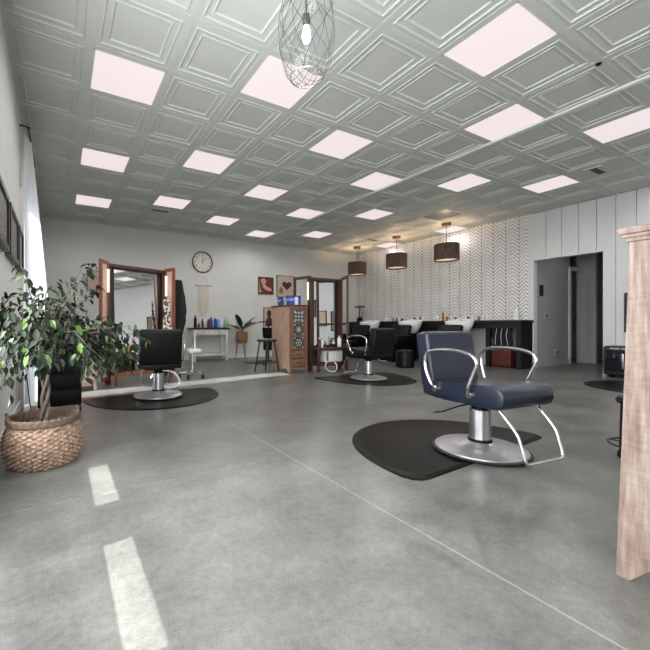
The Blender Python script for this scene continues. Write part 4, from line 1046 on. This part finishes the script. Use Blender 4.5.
# ---------------------------------------------------------------- far wall: console table, bottles, clock, macrame, pictures, plant
t = thing('console_table', 'white console table with dark top against the far wall under the macrame', 'table', (3.12, 8.34, 0))
for sx in (-1, 1):
    for sy in (-1, 1):
        b = BM(); bx(b, sx*0.40-0.028, sx*0.40+0.028, sy*0.15-0.028, sy*0.15+0.028, 0, 0.745, 0.003); obj('leg', b, 'table_white', t)
b = BM(); bx(b, -0.42, 0.42, -0.17, 0.17, 0.60, 0.745); obj('apron', b, 'table_white', t)
b = BM(); bx(b, -0.48, 0.48, -0.21, 0.21, 0.740, 0.778, 0.006); obj('table_top', b, 'dark_top', t)
b = BM(); bx(b, -0.42, 0.42, -0.17, 0.17, 0.11, 0.15, 0.003); obj('lower_shelf', b, 'table_white', t)
for s in (-1, 1):
    b = BM(); bx(b, s*0.19-0.17, s*0.19+0.17, -0.182, -0.17, 0.63, 0.73, 0.003); d = obj('drawer', b, 'table_white', t)
    b = BM(); lathe(b, [(0.006, 0), (0.014, 0.008), (0.014, 0.016)], (0, 0, 0), 12); xf(b.verts, Matrix.Translation((s*0.19, -0.182, 0.68)) @ Matrix.Rotation(R(90), 4, 'X')); obj('knob', b, 'handle', d)
spec = [(-0.36, 0.035, 0.28, 'blackp', 'blackp', 'tall black bottle on the left of the console table'), (-0.25, 0.03, 0.10, 'purple', 'blackp', 'low purple jar next to the tall black bottle'),
        (-0.18, 0.03, 0.20, 'dred', 'blackp', 'dark red bottle on the console table'), (-0.11, 0.035, 0.20, 'whitep', 'whitep', 'white bottle left of the blue ones on the console table'),
        (-0.03, 0.04, 0.20, 'dred', 'blue', 'dark red jar with blue lid on the console table'), (0.06, 0.04, 0.25, 'blue', 'blue', 'left blue bottle on the console table'),
        (0.15, 0.042, 0.26, 'blue', 'whitep', 'blue bottle with white cap on the console table'), (0.24, 0.035, 0.24, 'lblue', 'whitep', 'pale blue bottle on the console table'),
        (0.31, 0.03, 0.22, 'whitep', 'whitep', 'slim white bottle right of the blue ones on the console table'), (0.42, 0.045, 0.24, 'greenp', 'greenp', 'green tinted bottle at the right end of the console table')]
for x, r, h, m, c, lab in spec: bottle(lab, (3.12+x, 8.30 + 0.05*math.sin(x*40), 0.778), r, h, m, c, 0.5)
# clock
t = thing('wall_clock', 'round black rimmed wall clock with white face on the far wall', 'clock', (3.055, Y1, 2.375))
rot = Matrix.Rotation(R(90), 4, 'X')
b = BM(); lathe(b, [(0.255, 0), (0.262, 0.02), (0.258, 0.04), (0.238, 0.042), (0.232, 0.02)], seg=56, cap1=False); xf(b.verts, rot); obj('rim', b, 'walnut', t)
b = BM(); lathe(b, [(0.234, 0.008), (0.234, 0.022)], seg=48); xf(b.verts, rot); obj('face', b, 'clockface', t)
bn = BM()
for k in range(1, 13):
    cu = bpy.data.curves.new('num', 'FONT'); cu.body = str(k); cu.size = 0.078; cu.align_x = 'CENTER'; cu.align_y = 'CENTER'; cu.extrude = 0.001
    ob = bpy.data.objects.new('num', cu); me = bpy.data.meshes.new_from_object(ob)
    a = R(90-30*k); me.transform(Matrix.Translation((0.190*math.cos(a), -0.0245, 0.190*math.sin(a))) @ Matrix.Rotation(R(90), 4, 'X'))
    bn.from_mesh(me); bpy.data.objects.remove(ob); bpy.data.meshes.remove(me); bpy.data.curves.remove(cu)
obj('numerals', bn, 'frame_black', t)
for nm, a, L, wd in (('hour_hand', 87, 0.115, 0.012), ('minute_hand', 48, 0.165, 0.008)):
    a = R(a); b = BM(); tube(b, [(-0.02*math.cos(a), -0.028, -0.02*math.sin(a)), (L*math.cos(a), -0.028, L*math.sin(a))], wd*0.5, 6); obj(nm, b, 'frame_black', t)
# macrame
t = thing('macrame_hanging', 'cream macrame wall hanging under the clock', 'wall hanging', (3.08, Y1-0.012, 1.80))
b = BM(); tube(b, [(-0.21, 0, 0), (0.21, 0, 0)], 0.009, 8); obj('dowel', b, 'rustic_dark', t)
b = BM(); tube(b, [(-0.15, 0, 0), (0, 0, 0.24), (0.15, 0, 0)], 0.004, 6); obj('string', b, 'macrame', t)
b = BM()
for k in range(17):
    x = -0.135 + 0.27*k/16; zb = -0.62 - 0.13*(1-abs(k-8)/8)
    P = []
    for j_ in range(16):
        v = j_/15; P.append((x + 0.008*math.sin(v*22+PI*(k % 2)), -0.004+0.003*math.cos(v*22+k), zb*v))
    tube(b, P, 0.008, 6)
for k in range(5):
    zz = -0.06-0.07*k
    tube(b, [(-0.13, -0.01, zz), (-0.065, -0.01, zz-0.05), (0, -0.01, zz), (0.065, -0.01, zz-0.05), (0.13, -0.01, zz)], 0.006, 6)
obj('knotted_cords', b, 'macrame', t)
def fframe(label, x0, x1, z0, z1, fm, inner, e=0.02, y=Y1):
    t = thing('framed_picture', label, 'picture', ((x0+x1)/2, y, (z0+z1)/2), 0, 'pictures on the far wall'); hx, hz = (x1-x0)/2, (z1-z0)/2
    b = BM(); bx(b, -hx, -hx+e, -0.03, 0, -hz, hz); bx(b, hx-e, hx, -0.03, 0, -hz, hz); bx(b, -hx+e, hx-e, -0.03, 0, -hz, -hz+e); bx(b, -hx+e, hx-e, -0.03, 0, hz-e, hz); obj('picture_frame', b, fm, t)
    b = BM(); bx(b, -hx+e, hx-e, -0.018, -0.001, -hz+e, hz-e); obj('print', b, inner, t)
    return t
def blob(bm, pts, y0=-0.021, y1=-0.018): prism(bm, pts, y0, y1, 'Y')
t = fframe('dark red picture of a pale figure on the far wall', 4.60, 5.06, 1.66, 2.12, 'walnut', 'red_print')
b = BM(); blob(b, [(-0.16, 0.16), (-0.05, 0.20), (0.02, 0.12), (-0.03, 0.04), (0.03, -0.03), (0.15, -0.06), (0.19, -0.13), (0.08, -0.14), (-0.02, -0.10), (-0.10, -0.03), (-0.12, 0.05)]); obj('figure', b, 'skin_print', t)
b = BM(); blob(b, [(-0.19, 0.19), (-0.17, -0.10), (-0.12, -0.16), (-0.20, -0.19)]); obj('pale_edge', b, 'skin_print', t)
t = fframe('beige picture with a dark red heart on the far wall', 5.17, 5.76, 1.60, 2.20, 'frame_brown', 'canvas_beige', 0.015)
b = BM(); P = []
for k in range(28):
    a = 2*PI*k/28; P.append((0.0095*16*math.sin(a)**3 + 0.03, 0.0085*(13*math.cos(a)-5*math.cos(2*a)-2*math.cos(3*a)-math.cos(4*a)) + 0.03))
blob(b, P); obj('heart', b, 'heart', t)
b = BM(); blob(b, [(-0.16, 0.0), (-0.10, -0.08), (-0.09, -0.20), (-0.22, -0.20), (-0.22, -0.09)]); obj('green_shape', b, 'olive', t)
t = fframe('framed portrait low on the far wall, half hidden behind the trolley stand', 4.76, 5.10, 0.75, 1.31, 'frame_brown', 'canvas_beige', 0.015)
b = BM(); blob(b, [(-0.06, 0.18), (0.0, 0.22), (0.06, 0.18), (0.07, 0.08), (0.04, 0.02), (0.12, -0.06), (0.14, -0.22), (-0.12, -0.22), (-0.10, -0.06), (-0.04, 0.02), (-0.07, 0.08)]); obj('portrait_figure', b, 'heart', t)
t = fframe('pale framed picture with rings on the far wall, left of the left mirror', 0.50, 0.98, 1.57, 2.00, 'frame_brown', 'canvas_beige', 0.015)
b = BM()
for r_ in (0.05, 0.09, 0.13): tube(b, [(0.02+r_*math.cos(2*PI*k/28), -0.018, r_*math.sin(2*PI*k/28)) for k in range(28)], 0.004, 5, True)
obj('ring_drawing', b, 'paper', t)
# plant on hairpin stand
t = thing('potted_plant', 'broad leaved plant in a woven pot on a hairpin stand by the far wall', 'plant', (3.98, 8.30, 0))
b = BM(); lathe(b, [(0.13, 0.375), (0.13, 0.395)], seg=24); st = obj('stand', b, 'rustic', t)
for k in range(3):
    a = 2*PI*k/3+0.5; b = BM(); tube(b, [(0.10*math.cos(a), 0.10*math.sin(a), 0.38), (0.16*math.cos(a), 0.16*math.sin(a), 0.006), (0.125*math.cos(a+0.4), 0.125*math.sin(a+0.4), 0.38)], 0.006, 6); obj('leg', b, 'frame_black', st)
b = BM(); lathe(b, [(0.11, 0.395), (0.145, 0.44), (0.155, 0.55), (0.145, 0.66), (0.150, 0.675), (0.138, 0.675), (0.13, 0.64)], seg=32); obj('pot', b, 'potbasket', t)
b = BM(); r2 = random.Random(21)
for k in range(10):
    a = 2*PI*k/10 + r2.uniform(-0.2, 0.2); el = r2.uniform(0.75, 1.5); L = r2.uniform(0.36, 0.52)
    base = Vector((0.02*math.cos(a), 0.02*math.sin(a), 0.66)); prev = None
    for j_ in range(9):
        u = j_/8; hz = L*u*math.cos(el - 0.75*u*0.9); vz = L*u*math.sin(el) - 0.20*u*u*(1.5-el)
        cpt = base + Vector((math.cos(a)*hz, math.sin(a)*hz*0.85, max(-0.1, vz)))
        if cpt.y > 0.26: cpt.y = 0.26
        wd = 0.006 if u < 0.3 else 0.068*math.sin(PI*(u-0.3)/0.7)**0.7 + 0.002
        s_v = Vector((-math.sin(a), math.cos(a), 0))*wd
        cur = [b.verts.new(cpt - s_v + Vector((0, 0, wd*0.4))), b.verts.new(cpt), b.verts.new(cpt + s_v + Vector((0, 0, wd*0.4)))]
        if prev:
            b.faces.new((prev[0], prev[1], cur[1], cur[0])); b.faces.new((prev[1], prev[2], cur[2], cur[1]))
        prev = cur
obj('foliage', b, 'leaf_dark', t, 60)
